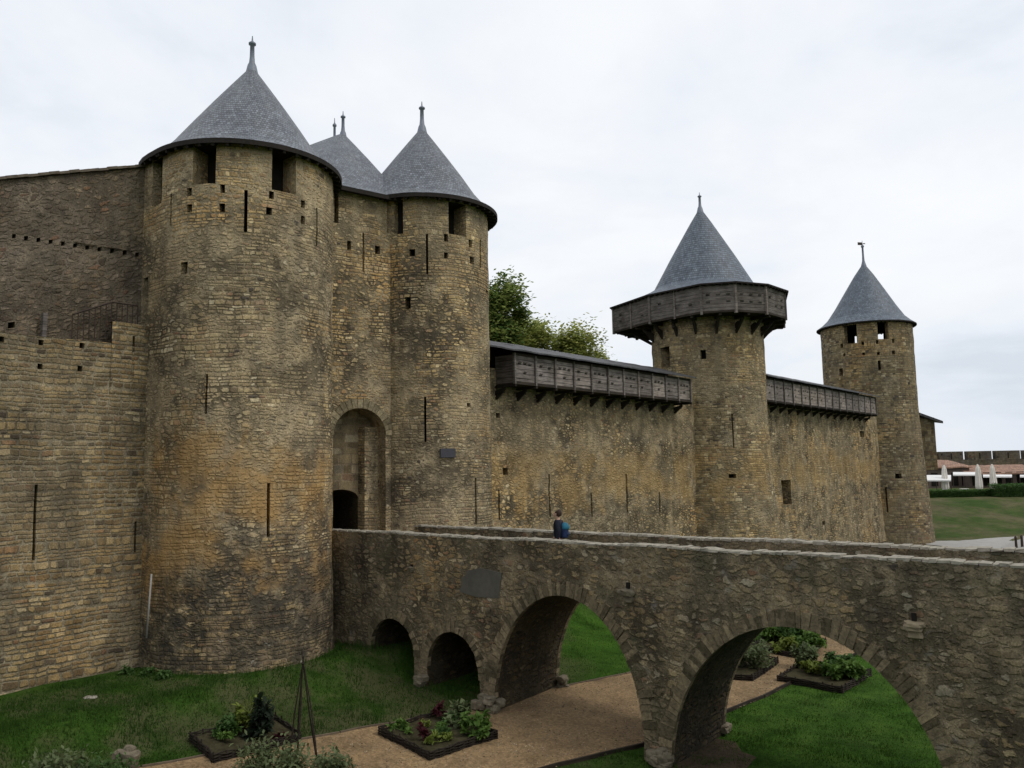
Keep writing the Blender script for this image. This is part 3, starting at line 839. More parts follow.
# rear keep roof with its own spike
rear = thing('rear_tower', 'slate roof tip with thin spike just behind the gatehouse roof', 'tower', (*(Ga0-NN*9), 2))
ap4 = at(334.5, 146, 38.5)
rc_ = Vector((ap4.x, ap4.y))
cp = [tuple(rc_+Vector((math.cos(i*math.pi/12), math.sin(i*math.pi/12)))*3.0) for i in range(24)]
gcone(rear, cp, ap4, ZE+.2, prof_gate, MT['slate']); finial(rear, ap4, 1.45, .12)
wp = Plan([Vector(c).lerp(rc_, .12) for c in cp+cp[:1]][::1], [(Vector(c)-rc_) for c in cp+cp[:1]])
wall(rear, wp, 2, ZE+.2, [], MT['tower2'], topcap=False)

# ------------------------------------------------------------------ left curtain and high wall
La = C1-FF*(R1+0.0)-NN*.9
lplan = straight(La-FF*14, La)
lc = thing('curtain_wall', 'lower weathered wall with pale joints at the far left, below the darker high wall', 'wall', (*(La-FF*4), 1.6))
LH = [(SL, 33, 36, 484, 560, .7), (SL, 134, 136.2, 521, 552, .6)]
for x0, y0 in ((41, 342), (82, 346), (117, 350), (40, 366), (80, 369), (116, 372), (2, 340)):
    LH.append((H, x0-2.5, x0+2.5, y0-3, y0+2.5, .5))
zlt = lplan.hit(60, 338)[2]; print('left curtain top', zlt, lplan.hit(0, 337), lplan.hit(130, 345))
hs = px_holes(lplan, LH)
wall(lc, lplan, 1.2, zlt, hs, MT['curtain_l'], off=batter(.25), top=lambda s: zlt+noise.noise(Vector((s*1.7, 0, 0)))*.05, thick=.45, amp=.045, name='wall')
# stub of masonry by the tower with slit
sp = straight(La-FF*1.15+NN*.03, La+NN*.03)
shs = px_holes(sp, [(SL, 132, 134.5, 336, 378, .3)])
zs_ = sp.hit(135, 324)[2]
o = wall(lc, sp, zlt-1.55, zs_, shs, MT['curtain_l'], name='merlon', thick=.4, amp=.03)
# railing
h0 = lplan.hit(92, 345); 
def LP(s, q, z):
    p = La-FF*s+NN*q; return Vector((p.x, p.y, z))
rail = thing('iron_railing', 'rusty iron railing of a stair on top of the left wall by the tower', 'railing', tuple(LP(1.5, -.25, zlt)))
mb = MB(); mr = MB()
prev = None
for k in range(13):
    s_ = 2.25-k*.165; zt = zlt+.8+min(1, k/7)*.55; zb_ = zlt-.1+min(1, k/7)*.35
    a = LP(s_, -.2, zb_); b_ = LP(s_, -.2, zt)
    mb = MB(); mb.tube([a, b_], .018, 5); mb.build('baluster', MT['iron'], rail)
    if prev: mr.tube([prev, b_], .03, 5); 
    prev = b_
mr.build('handrail', MT['iron'], rail)
hplan = straight(La-FF*14-NN*.55, La-NN*.55+FF*.05)
hw = thing('high_wall', 'tall dark rubble building wall with a sloping top behind the lower left wall', 'wall', (*(La-FF*4-NN*.6), 2))
pA = hplan.hit(140, 168); pB = hplan.hit(0, 180.5); sl = (pA[2]-pB[2])/(pA[1]-pB[1])
ztf = lambda s: pA[2]+(s-pA[1])*sl
HH = []
for i in range(11):
    u = 14+i*12.3; v = 236+i*1.85
    HH.append((H, u-2, u+2, v-2, v+2.2, .4))
HH += [(H, 8, 15, 322, 328, .3)]
# holes need the unscaled z: correct by the sloping-top mapping
hh = px_holes(hplan, HH); Z1 = pA[2]
for h in hh:
    k = (ztf((h['s0']+h['s1'])/2)-1.5)/(Z1-1.5)
    h['z0'] = round(1.5+(h['z0']-1.5)/k, 4); h['z1'] = round(1.5+(h['z1']-1.5)/k, 4)
wall(hw, hplan, 1.5, Z1, hh, MT['high'], top=ztf, amp=.04, thick=.5)
mb = MB()
s_ = 0
while s_ < hplan.L-.05:
    p, n = hplan.ev(s_+.14); z = ztf(s_+.14)
    d3 = Vector((FF.x, FF.y, sl)).normalized(); n3 = Vector((n.x, n.y, 0)); u3 = n3.cross(d3)*-1
    if u3.z < 0: u3 = -u3
    mb.box((p.x-n.x*.2, p.y-n.y*.2, z+.05+random.uniform(0, .02)), d3, n3, u3, .155, .33, .04, jit=.008)
    s_ += .29
mb.build('tile_coping', simple('mossy_tile', (.12, .10, .075), .9, 8, .4, .4), hw)
mb = MB(); a = hplan.hit(75, 242); b_ = hplan.hit(132, 251)
pa, _n = hplan.ev(a[1]); pb, _n = hplan.ev(b_[1])
mb.beam((*(pa+NN*.03), a[2]), (*(pb+NN*.03), b_[2]), .05, .03)
mb.build('ledge', MT['high'], hw)
# small chimney-like niche piece and posts on the wall walk
mb = MB(); q = LP(3.0, -.3, zlt+.32); mb.box(q, (FF.x, FF.y, 0), (NN.x, NN.y, 0), (0, 0, 1), .06, .08, .42, jit=.01)
tag(mb.build('stone_post', MT['wood2'], loc=q), 'short dark stone post standing on top of the left wall', 'post')

# drainpipe in the corner
a = at(150.5, 573, 25.0); b_ = at(145.5, 640, 24.9)
mb = MB(); pa = C1-FF*(R1+.12)-NN*.55; pb = C1-FF*(R1+.26)-NN*.5
mb.tube([at(151.5, 574, 24.55), at(146.5, 638, 24.45)], .03, 8)
tag(mb.build('drainpipe', simple('pale_pipe', (.26, .25, .23), .5, 6, .2, 0), smooth=True, loc=b_), 'thin pale pipe running down the corner between left wall and stout tower', 'pipe')

# ------------------------------------------------------------------ right curtains
def curtain(s0, s1, zt, holes, mat, label):
    th = thing('curtain_wall', label, 'wall', (*sq((s0+s1)/2, 0), 1))
    pl = straight(sq(s0, 0), sq(s1, 0))
    wall(th, pl, -.2, zt, px_holes(pl, holes), mat, off=batter(.3, 6, 0), du=.5, dz=.5, thick=1.2, amp=.06)
    return th, pl
RH = [(SL, 548.5, 550.3, 474, 517, .5), (SL, 591, 592.6, 493, 517, .5), (SL, 626, 627.8, 474, 513, .5), (SL, 658.5, 660, 492, 511, .5), (SL, 498.3, 500, 490, 520, .5),
      (H, 503, 508, 468, 475, .4), (H, 496, 500, 413, 418, .4)]
cr1, rpl = curtain(-4.5, 24, 12.6, RH, MT['curtain_r'], 'long ochre curtain wall between the gate towers and the tower with timber hoarding')
cr2, rpl2 = curtain(24.5, 63, 13.4, [(W, 782, 791, 480, 505, .8), (SL, 766.5, 768, 478, 508, .5), (H, 860, 864, 431, 437, .5), (H, 821, 824, 521, 525, .4)], MT['curtain_f'],
                    'rubble curtain wall with one tall narrow window, right of the hoarded tower')

def gallery(label, s0, s1, zb, zt, n, q=1.1, zr=None, roof0=None, part_label=None):
    th = thing('timber_gallery', label, 'gallery', (*sq((s0+s1)/2, q), zb), 'timber galleries on the castle walls')
    zr = zr or zt+.16
    F3 = Vector((FF.x, FF.y, 0)); N3 = Vector((NN.x, NN.y, 0)); U = (0, 0, 1)
    w = (s1-s0)/n
    def pt(s, q_, z): p = sq(s, q_); return Vector((p.x, p.y, z))
    for i in range(n):
        m = MB(); c = s0+w*(i+.5); k = 6; hh = (zt-zb)/k
        for j in range(k):
            m.box(pt(c, q+random.uniform(-.015, .015), zb+hh*(j+.5)), F3+Vector((0, 0, random.uniform(-.012, .012))), N3, U, w/2-.05, .025, hh/2-random.uniform(.006, .014), jit=.006)
        p_ = m.build('panel', MT['wood'], th)
        for (a, z_) in ((-.22, .68), (.22, .66), (0, .36), (.0, .69)) if i % 2 == 0 else ((-.2, .36), (.2, .64), (-.2, .66)):
            zz = zb+(zt-zb)*z_; m = MB()
            m.box(pt(c+a*w*1.1, q+.035, zz), F3, N3, U, .09, .012, .014)
            m.box(pt(c+a*w*1.1, q+.06, zz+.06), F3, (N3+Vector((0, 0, -.8))), (N3*.8+Vector((0, 0, 1))), .1, .012, .035, 1)
            m.build('loophole_flap', [MT['dark'], MT['wood2']], p_)
    for i in range(n+1):
        m = MB(); c = s0+w*i
        m.box(pt(c, q+.05, (zb+zt)/2-.04), F3, N3, U, .055, .06, (zt-zb)/2+.1); m.build('post', MT['wood2'], th)
        m = MB()
        m.beam(pt(c, -.1, zb-.12), pt(c, q+.12, zb-.12), .12, .12)
        m.beam(pt(c, .0, zb-.66), pt(c, q*.5, zb-.2), .11, .12)
        m.beam(pt(c, -.02, zb-.42), pt(c, q*.42, zb-.3), .15, .2)
        m.build('bracket', MT['wood_dark'], th)
    m = MB(); m.box(pt((s0+s1)/2, q/2+.05, zb-.035), F3, N3, U, (s1-s0)/2, q/2+.05, .03)
    m.beam(pt(s0, q+.04, zb+.02), pt(s1, q+.04, zb+.02), .06, .12)
    m.beam(pt(s0, q+.04, zt+.02), pt(s1, q+.04, zt+.02), .07, .12)
    m.build('floor', MT['wood_dark'], th)
    for e in (s0, s1):
        m = MB()
        for j in range(5): m.box(pt(e, q/2, zb+(zt-zb)*(j+.5)/5), N3, F3, U, q/2, .02, (zt-zb)/10-.01)
        m.build('end_boarding', MT['wood2'], th)
    r0 = roof0 if roof0 is not None else s0-.2
    m = MB(); nn_ = 40
    for i in range(nn_):
        a = r0+(s1+.15-r0)*i/nn_; b = r0+(s1+.15-r0)*(i+1)/nn_
        ja = noise.noise(Vector((a, 0, 0)))*.04; jb = noise.noise(Vector((b, 0, 0)))*.04
        A, B, C, D = pt(a, q+.42, zr+ja), pt(b, q+.42, zr+jb), pt(b, -1.2, zr+.85+jb), pt(a, -1.2, zr+.85+ja)
        dn = Vector((0, 0, -.07))
        m.poly([A, B, C, D], [(a, 0), (b, 0), (b, 2.9), (a, 2.9)]); m.poly([B+dn, A+dn, D+dn, C+dn], [(a, 0), (b, 0), (b, 3), (a, 3)])
        m.poly([A+dn, B+dn, B, A])
    for e in (r0, s1+.15):
        A, D = pt(e, q+.42, zr), pt(e, -1.2, zr+.85); dn = Vector((0, 0, -.09)); m.poly([A+dn, D+dn, D, A])
    m.build('roof', MT['slate_old'], th)
    # back posts & wall behind
    m = MB(); m.box(pt((s0+s1)/2, -.55, (zb+zr+.6)/2), F3, N3, U, (s1-s0)/2+.1, .16, (zr+.6-zb)/2)
    m.build('back_boarding', MT['wood_dark'], th)
    return th
g1 = gallery('timber gallery of eleven grey panels on the curtain wall nearest the gate towers', .15, 17.2, 11.84, 13.16, 11, roof0=-2.2)
g2 = gallery('timber gallery of fifteen small panels on the distant curtain wall by the far tower', 28.8, 56.4, 12.5, 14.15, 15)

# ------------------------------------------------------------------ middle tower
CM = Vector((13.72, 55.5)); RM = 3.82
mt = thing('round_tower', 'round tower crowned by a projecting timber hoarding and tall blue slate cone', 'tower', (CM.x, CM.y, 1))
mplan = uplan(CM, RM, 0, full=True)
MH = [(W, 660.5, 670, 347, 368, .8), (W, 700.5, 706, 350, 359, .6), (SL, 732, 733.6, 414, 448, .5), (SL, 685.5, 687, 231+0, 233, .5), (H, 728, 735, 474, 478, .5)]
MH = [h for h in MH if h[3] > 300]
wall(mt, mplan, -.2, 19.5, px_holes(mplan, MH), MT['mid'], off=batter(.75, 10.5, 0, 1.3), du=.6, dz=.5, topcap=False, amp=.05)
ZH0, ZH1 = 17.6, 19.3
polyM = [(9.6, 60.2), (7.5, 57.3), (9.45, 53.4), (12.2, 50.4), (14.25, 49.9), (16.45, 50.8), (18.4, 52.9), (19.3, 56.0), (18.6, 59.6), (15.6, 61.6), (12.0, 61.5)]
def offs(poly, k, c):
    return [tuple(Vector(p)+(Vector(p)-Vector(c)).normalized()*k) for p in poly]
apM = at(700, 208, 55.6)
# roof: cone + skirt
mb_prof = [(1, 0), (.86, .035), (.74, .075), (.655, .115), (.56, .25), (.42, .45), (.28, .64), (.14, .83), (.03, .97), (0, 1)]
def dense(poly, k=5):
    out = []
    for i in range(len(poly)):
        a = Vector(poly[i]); b = Vector(poly[(i+1) % len(poly)])
        for j in range(k): out.append(tuple(a.lerp(b, j/k)))
    return out
outer = dense(offs(polyM, .3, CM)); 
# blend polygon to circle towards the apex
def gcone_blend(parent, outer, circ, apex, ze, prof, fb, mat):
    mb = MB(); n = len(outer); A = Vector(apex[:2]); H_ = apex[2]-ze; cum = [0.]
    for i in range(n): cum.append(cum[-1]+(Vector(outer[(i+1) % n])-Vector(outer[i])).length)
    rings = []; L = 0; vv = []
    for k, (f, h) in enumerate(prof):
        t_ = min(1, (1-f)/(1-fb)); ring = []
        for i in range(n):
            p = A.lerp(Vector(outer[i]), f); c = A+(Vector(circ[i])-A)*(f/fb)
            p = p.lerp(c, t_); ring.append(Vector((p.x, p.y, ze+H_*h)))
        if k: L += (ring[0]-rings[-1][0]).length
        rings.append(ring); vv.append(L)
    for k in range(len(rings)-1):
        for i in range(n):
            j = (i+1) % n
            mb.poly([rings[k][i], rings[k][j], rings[k+1][j], rings[k+1][i]], [(cum[i], vv[k]), (cum[i+1], vv[k]), (cum[i+1], vv[k+1]), (cum[i], vv[k+1])])
    return mb.build('roof', mat, parent)
apc = Vector((apM.x, apM.y))
circ = [tuple(apc+(Vector(p)-apc).normalized()*3.5) for p in outer]
gcone_blend(mt, outer, circ, apM, ZH1+.12, mb_prof, .655, MT['slate_mid'])
eave(mt, outer, dense(polyM), ZH1+.12, t=.1, rise=.02)
finial(mt, apM, 1.15, .17)
hg = thing('timber_gallery', 'faceted dark timber hoarding ringing the top of the middle tower under its cone roof', 'gallery', (CM.x, CM.y, ZH0), 'timber galleries on the castle walls')
def V3(p, z): return Vector((p[0], p[1], z))
for i in range(len(polyM)):
    a = Vector(polyM[i]); b = Vector(polyM[(i+1) % len(polyM)]); d = (b-a); L = d.length; d.normalize(); nn2 = Vector((d.y, -d.x))
    if nn2.dot((a+b)/2-CM) < 0: nn2 = -nn2
    k = 7; hh = (ZH1-ZH0)/k; m = MB(); c = (a+b)/2
    for j in range(k):
        m.box(V3(c+nn2*random.uniform(-.015, .015), ZH0+hh*(j+.5)), V3(d, 0), V3(nn2, 0), (0, 0, 1), L/2-.04, .03, hh/2-.008)
    pn = m.build('panel', MT['wood2'], hg)
    for f in (-.3, 0, .3):
        for zf in (.62, .34):
            if random.random() < .25: continue
            m = MB()
            m.box(V3(c+d*f*L+nn2*.045, ZH0+(ZH1-ZH0)*zf), V3(d, 0), V3(nn2, 0), (0, 0, 1), .12, .012, .016)
            m.box(V3(c+d*f*L+nn2*.08, ZH0+(ZH1-ZH0)*zf+.07), V3(d, 0), V3(nn2, -.8), V3(nn2*.8, 1), .13, .012, .035, 1)
            m.build('loophole_flap', [MT['dark'], MT['wood2']], pn)
    m = MB(); m.box(V3(a+(a-CM).normalized()*.04, (ZH0+ZH1)/2-.05), V3(d, 0), V3(nn2, 0), (0, 0, 1), .08, .08, (ZH1-ZH0)/2+.12); m.build('post', MT['wood2'], hg)
    if L > 3:
        m = MB(); m.box(V3(c+nn2*.05, (ZH0+ZH1)/2-.05), V3(d, 0), V3(nn2, 0), (0, 0, 1), .06, .05, (ZH1-ZH0)/2+.08); m.build('post', MT['wood2'], hg)
m = MB(); n = len(polyM)
inn = [tuple(CM+(Vector(p)-CM).normalized()*(RM-.05)) for p in polyM]
for i in range(n):
    j = (i+1) % n
    m.poly([(*inn[i], ZH0-.02), (*inn[j], ZH0-.02), (*polyM[j], ZH0-.02), (*polyM[i], ZH0-.02)][::-1])
    m.beam((*polyM[i], ZH0-.02), (*polyM[j], ZH0-.02), .12, .14)
m.build('floor', MT['wood_dark'], hg)
for k in range(18):
    a = 2*math.pi*k/18+.1; d = Vector((math.cos(a), math.sin(a)))
    # distance to polygon along d
    best = 6
    for i in range(n):
        p = Vector(polyM[i])-CM; e = Vector(polyM[(i+1) % n])-CM-p; den = d.x*e.y-d.y*e.x
        if abs(den) < 1e-9: continue
        tt = (p.x*e.y-p.y*e.x)/den; kk = (p.x*d.y-p.y*d.x)/den
        if tt > 0 and 0 <= kk <= 1: best = tt
    m = MB(); A = CM+d*(RM-.1); B = CM+d*(best-.02)
    m.beam(V3(A, ZH0-.14), V3(B, ZH0-.14), .17, .18)
    m.beam(V3(A, ZH0-1.15), V3(CM+d*(RM+(best-RM)*.55), ZH0-.25), .15, .17)
    m.beam(V3(A, ZH0-.75), V3(CM+d*(RM+.38), ZH0-.5), .17, .25)
    m.build('bracket', MT['wood_dark'], hg)

# ------------------------------------------------------------------ far tower
CFt = Vector((39.45, 88.0)); RF = 4.7
ft = thing('round_tower', 'distant plain round tower with kinked slate roof and weather vane', 'tower', (CFt.x, CFt.y, 0))
fplan = uplan(CFt, RF, 0, full=True)
ZF = 22.65
FH = [(W, 844, 857, 325, 343.5, 2.0), (W, 877.5, 888.5, 322, 339, 2.0), (W, 909, 914, 324, 341, 2.0), (H, 840.5, 843, 343.5, 348, .5), (H, 861.5, 864, 341.5, 345, .5), (H, 876, 878.5, 340, 344, .5), (H, 892, 894.5, 339, 343, .5),
      (H, 843, 845.5, 353.5, 356, .5), (H, 862, 865, 352.5, 355, .5), (H, 877, 880, 352, 355, .5), (H, 892, 895, 350.5, 354.5, .5),
      (W, 839, 843, 368.5, 376, .6), (W, 878, 881, 360.5, 370, .6), (H, 894, 900, 473.5, 478.5, .6), (SL, 885, 886.5, 487, 512, .5)]
fhs = px_holes(fplan, FH)
for h in fhs[:2]: h['open'] = True; h['d'] = .7
for (u0, u1, v0, v1) in ((853.2, 857, 336.5, 343), (878, 886.5, 333.5, 339)):
    a = fplan.far(u0, v1); b_ = fplan.far(u1, v1); c = fplan.far(u0, v0)
    fhs.append(dict(s0=round(min(a[1], b_[1]), 4), s1=round(max(a[1], b_[1]), 4), z0=round(a[2]-.3, 4), z1=round(c[2], 4), d=.7, kind='window', open=True))
wall(ft, fplan, -1, ZF+.05, fhs, MT['far'], off=batter(.75, 14, -1, 1.3), du=.6, dz=.6, topcap=False, amp=.05)
fb = stadium(CFt, RF+.42, .0); fi = stadium(CFt, RF, .0)
apF = at(863.5, 263, 88.6)
gcone(ft, fb, apF, ZF, [(1, 0), (.9, .05), (.78, .13), (.62, .30), (.42, .54), (.2, .8), (.04, .965), (0, 1)], MT['slate_mid'])
eave(ft, fb, fi, ZF, .12, .05)
finial(ft, apF, 2.6, .2, vane=True)

# ------------------------------------------------------------------ bridge
BA = Vector((-6.6, 29.0)); BD = Vector((10.1+6.6, 15.85-29)).normalized(); BQ = Vector((-BD.y, BD.x))
BW = 3.2; ZD = 4.8; ZP = 5.86; PT = .42
def bp3(s, q, z): p = BA+BD*s+BQ*q; return Vector((p.x, p.y, z))
bridge = thing('stone_bridge', 'old rubble stone footbridge with four arches leading to the castle gate', 'bridge', (BA.x+7.5, BA.y-6, .6))
ARCH = [(3.2, 1.02, 2.1, 3.12), (5.88, 1.08, 1.75, 2.98), (10.02, 2.47, 1.0, 4.42), (16.42, 3.2, .25, 4.24)]   # centre, half width, springing, crown
BL = 36.
def intr(a, s):
    c, w, z0, z1 = a; return z0+(z1-z0)*math.sqrt(max(0, 1-((s-c)/w)**2))
def bridge_face(name, q, sign):
    mb = MB()
    def P(s, z):
        amp = .075
        r = rough((s, z, q), amp, .9)
        bat = .0
        if z > ZP-.01: zz = z+noise.noise(Vector((s*2.3, q, 0)))*.03+noise.noise(Vector((s*.5, q, 4)))*.03
        else: zz = z
        return bp3(s, q-sign*(r*.6+.02), zz)
    segs = []; cur = -.6
    for a in ARCH: segs += [('s', cur, a[0]-a[1]), ('a', a)]; cur = a[0]+a[1]
    segs.append(('s', cur, BL))
    for sg in segs:
        if sg[0] == 's':
            _, a, b = sg; n = max(2, int((b-a)/.22)); ss = [a+(b-a)*i/n for i in range(n+1)]
            lo = lambda s: min(-.2, ground(*(BA+BD*s+BQ*q))-.5)
        else:
            a = sg[1]; n = 36; ss = [a[0]-a[1]*math.cos(math.pi*i/n) for i in range(n+1)]
            lo = lambda s, a=a: intr(a, s)
            # jamb from springing to ground belongs to neighbours
        cols = []
        for s in ss:
            l = lo(s); cols.append([(s, l+(ZP-l)*j/22) for j in range(23)])
        for c1, c2 in zip(cols, cols[1:]):
            for j in range(22):
                qd = [c1[j], c2[j], c2[j+1], c1[j+1]]
                if sign < 0: qd = qd[::-1]
                mb.poly([P(*x) for x in qd], [(x[0], x[1]) for x in qd])
    return mb.build(name, MT['bridge'], bridge)
bridge_face('wall', 0, 1); bridge_face('wall', BW, -1)
for i, a in enumerate(ARCH):
    c, w, z0, z1 = a; mb = MB()
    out = [(c-w, -.3), (c-w, z0*.5), (c-w, z0)]+[(c-w*math.cos(math.pi*k/36), intr(a, c-w*math.cos(math.pi*k/36))) for k in range(1, 36)]+[(c+w, z0), (c+w, z0*.5), (c+w, -.3)]
    cum = [0]
    for x, y in zip(out, out[1:]): cum.append(cum[-1]+math.hypot(y[0]-x[0], y[1]-x[1]))
    nq = 12
    def SP(k, j):
        s, z = out[k]; q = BW*j/nq
        r = rough((s, z, q), .06, 1.4) if 0 < j < nq else rough((s, z, q), .03)
        return bp3(s, q, z)+Vector((BD.x, BD.y, 0))*(r if s < c else -r)*.6+Vector((0, 0, r*.4))
    for k in range(len(out)-1):
        for j in range(nq):
            mb.poly([SP(k, j), SP(k+1, j), SP(k+1, j+1), SP(k, j+1)], [(BW*j/nq, cum[k]), (BW*j/nq, cum[k+1]), (BW*(j+1)/nq, cum[k+1]), (BW*(j+1)/nq, cum[k])])
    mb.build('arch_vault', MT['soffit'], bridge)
    # narrow voussoirs, one ring on each face
    ln = cum[-1]
    for fq, sg in ((0, -1), (BW, 1)):
        mb = MB(); f0 = .01
        while f0 < .985:
            f1 = f0+random.uniform(.11, .21)/(math.pi*(w+z1-z0)/2); ro = (.36 if i > 1 else .26)+random.uniform(-.1, .1); pr = .012+random.uniform(-.01, .022)
            def E(f, r, o_):
                an = math.pi*f; s = c-(w+r)*math.cos(an); z = z0+(z1-z0+r)*math.sin(an); return bp3(s, fq+sg*(o_+.03), z)
            g1_ = f0+(f1-f0)*.06; g2_ = f1-(f1-f0)*.05; sk = random.uniform(-.004, .004)
            A, B, C, D = E(g1_, -.01, pr), E(g2_, -.01, pr), E(g2_+sk, ro, pr), E(g1_+sk, ro-random.uniform(0, .04), pr)
            A2, B2, C2_, D2_ = E(g1_, -.01, -.15), E(g2_, -.01, -.15), E(g2_+sk, ro, -.15), E(g1_+sk, ro, -.15)
            ox = random.uniform(0, 9); f_uv = [(ox, 0), (ox+.06, 0), (ox+.06, .05), (ox, .05)]
            mb.poly([D, C, B, A]); mb.poly([A, B, B2, A2]); mb.poly([C, D, D2_, C2_]); mb.poly([A, A2, D2_, D]); mb.poly([B2, B, C, C2_])
            f0 = f1
        mb.build('arch_ring', MT['ring'], bridge)
    if i < 2:   # the two small arches are walled up inside
        mb = MB(); ssx = [c-w+2*w*k/10 for k in range(11)]
        for a_, b_ in zip(ssx, ssx[1:]):
            mb.poly([bp3(a_, BW-.5, -.2), bp3(b_, BW-.5, -.2), bp3(b_, BW-.5, intr(a, b_)+.05), bp3(a_, BW-.5, intr(a, a_)+.05)])
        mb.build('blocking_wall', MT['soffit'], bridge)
# deck
mb = MB(); n = 80
for k in range(n):
    s, e = -3+(BL+3)*k/n, -3+(BL+3)*(k+1)/n
    mb.poly([bp3(s, PT, ZD), bp3(e, PT, ZD), bp3(e, BW-PT, ZD), bp3(s, BW-PT, ZD)])
mb.build('deck', simple('deck_paving', (.24, .21, .16), .9, 5, .3, .5, .02), bridge)
# parapets inner faces + copings of individual stones
for side in (0, 1):
    q0, q1 = (0, PT) if side == 0 else (BW-PT, BW)
    qi = q1 if side == 0 else q0
    mb = MB(); n = 150
    for k in range(n):
        s, e = -.6+(BL+.6)*k/n, -.6+(BL+.6)*(k+1)/n
        for j in range(4):
            z, z2 = ZD+(ZP-ZD)*j/4, ZD+(ZP-ZD)*(j+1)/4
            f = lambda s_, z_: bp3(s_, qi+rough((s_, z_, qi), .03), z_)
            qd = [f(s, z), f(e, z), f(e, z2), f(s, z2)]; u = [(s, z), (e, z), (e, z2), (s, z2)]
            if side == 0: qd = qd[::-1]; u = u[::-1]
            mb.poly(qd, u)
        # core under the coping so no gap shows
        mb.poly([bp3(s, q0, ZP-.02), bp3(e, q0, ZP-.02), bp3(e, q1, ZP-.02), bp3(s, q1, ZP-.02)])
    pr_ = mb.build('parapet', MT['bridge'], bridge)
    mb = MB(); s = -.6
    while s < BL:
        L = random.uniform(.12, .3)
        h = random.uniform(.018, .04); w = (q1-q0)/2+random.uniform(.0, .03)
        mb.box(bp3(s+L/2, (q0+q1)/2+random.uniform(-.02, .02), ZP+h*.5+.0+noise.noise(Vector((s*.5, q0, 4)))*.04), V3(BD, 0), V3(BQ, 0), (0, 0, 1), L/2-.008, w, h, jit=.014)
        s += L
    mb.build('coping', MT['pale'], pr_)
# pier footings, drain spouts, slab
def rock(mb, c, sx, sy, sz, seed, mi=0, n=8, ax=None):
    ax = ax or (Vector((BD.x, BD.y, 0)), Vector((BQ.x, BQ.y, 0))); c = Vector(c); rings = []
    for i in range(n+1):
        th_ = math.pi*i/n; ring = []
        for j in range(12):
            ph = 2*math.pi*j/12; d = Vector((math.sin(th_)*math.cos(ph), math.sin(th_)*math.sin(ph), math.cos(th_)))
            e = Vector([math.copysign(abs(x)**.55, x) for x in d]); r = 1+noise.noise(d*1.4+Vector((seed, seed*1.7, 0)))*.35
            p = c+ax[0]*e.x*sx*r+ax[1]*e.y*sy*r+Vector((0, 0, e.z*sz*r)); ring.append(mb.vert(p))
        rings.append(ring)
    for i in range(n):
        for j in range(12):
            k = (j+1) % 12
            mb.face([rings[i][j], rings[i+1][j], rings[i+1][k], rings[i][k]], [(j*.1, i*.1), (j*.1, i*.1+.1), (j*.1+.1, i*.1+.1), (j*.1+.1, i*.1)], mi)
def footing(ss, q, n, wd=.7, hgt=.5):
    mb = MB()
    for k in range(n):
        s = ss+random.uniform(-wd, wd)*.6; qq = q+random.uniform(-.28, .12); p = BA+BD*s+BQ*qq
        rock(mb, (p.x, p.y, ground(p.x, p.y)+random.uniform(.0, hgt)), random.uniform(.11, .22), random.uniform(.12, .2), random.uniform(.07, .14), random.random()*50)
    mb.build('footing', MT['ashlar_dark'], bridge)
footing(7.35, -.05, 16, .5, .45); footing(12.95, -.03, 12, .35, .4); footing(4.6, -.03, 6, .25, .25); footing(13.0, BW+.1, 7, .5, .4); footing(7.5, BW+.15, 7, .5, .35)
bpl = straight(BA, BA+BD*BL)
def face_pt(u, v): h = bpl.hit(u, v); return h[1], h[2]
for (u, v) in ((629, 592), (915, 625), (413, 568)):
    s, z = face_pt(u, v); mb = MB(); k = .5 if u == 413 else 1
    rock(mb, bp3(s, -.12*k, z), .2*k, .16, .1*k, u); rock(mb, bp3(s, -.02, z-.17*k), .15*k, .12, .1*k, u+3)
    mb.build('spout_stone', MT['ashlar'] if u == 915 else MT['ashlar_dark'], bridge)
    mb = MB(); mb.box(bp3(s, -.03, z+.17*k), V3(BD, 0), V3(BQ, 0), (0, 0, 1), .045, .04, .08*k); mb.build('spout_hole', MT['dark'], bridge)
# grey rendered patch with pointed top
mb = MB(); pts = [face_pt(*x) for x in ((459, 572), (481, 568), (502, 573), (500, 598), (478, 597), (461, 592))]
pf = [bp3(s, -.045, z) for s, z in pts]; pk = [bp3(s, .05, z) for s, z in pts]
mb.poly(pf[::-1])
for i in range(6): mb.poly([pf[i], pf[(i+1) % 6], pk[(i+1) % 6], pk[i]])
mb.build('mortar_patch', simple('grey_render_patch', (.10, .095, .08), .9, 5, .25, .4), bridge)


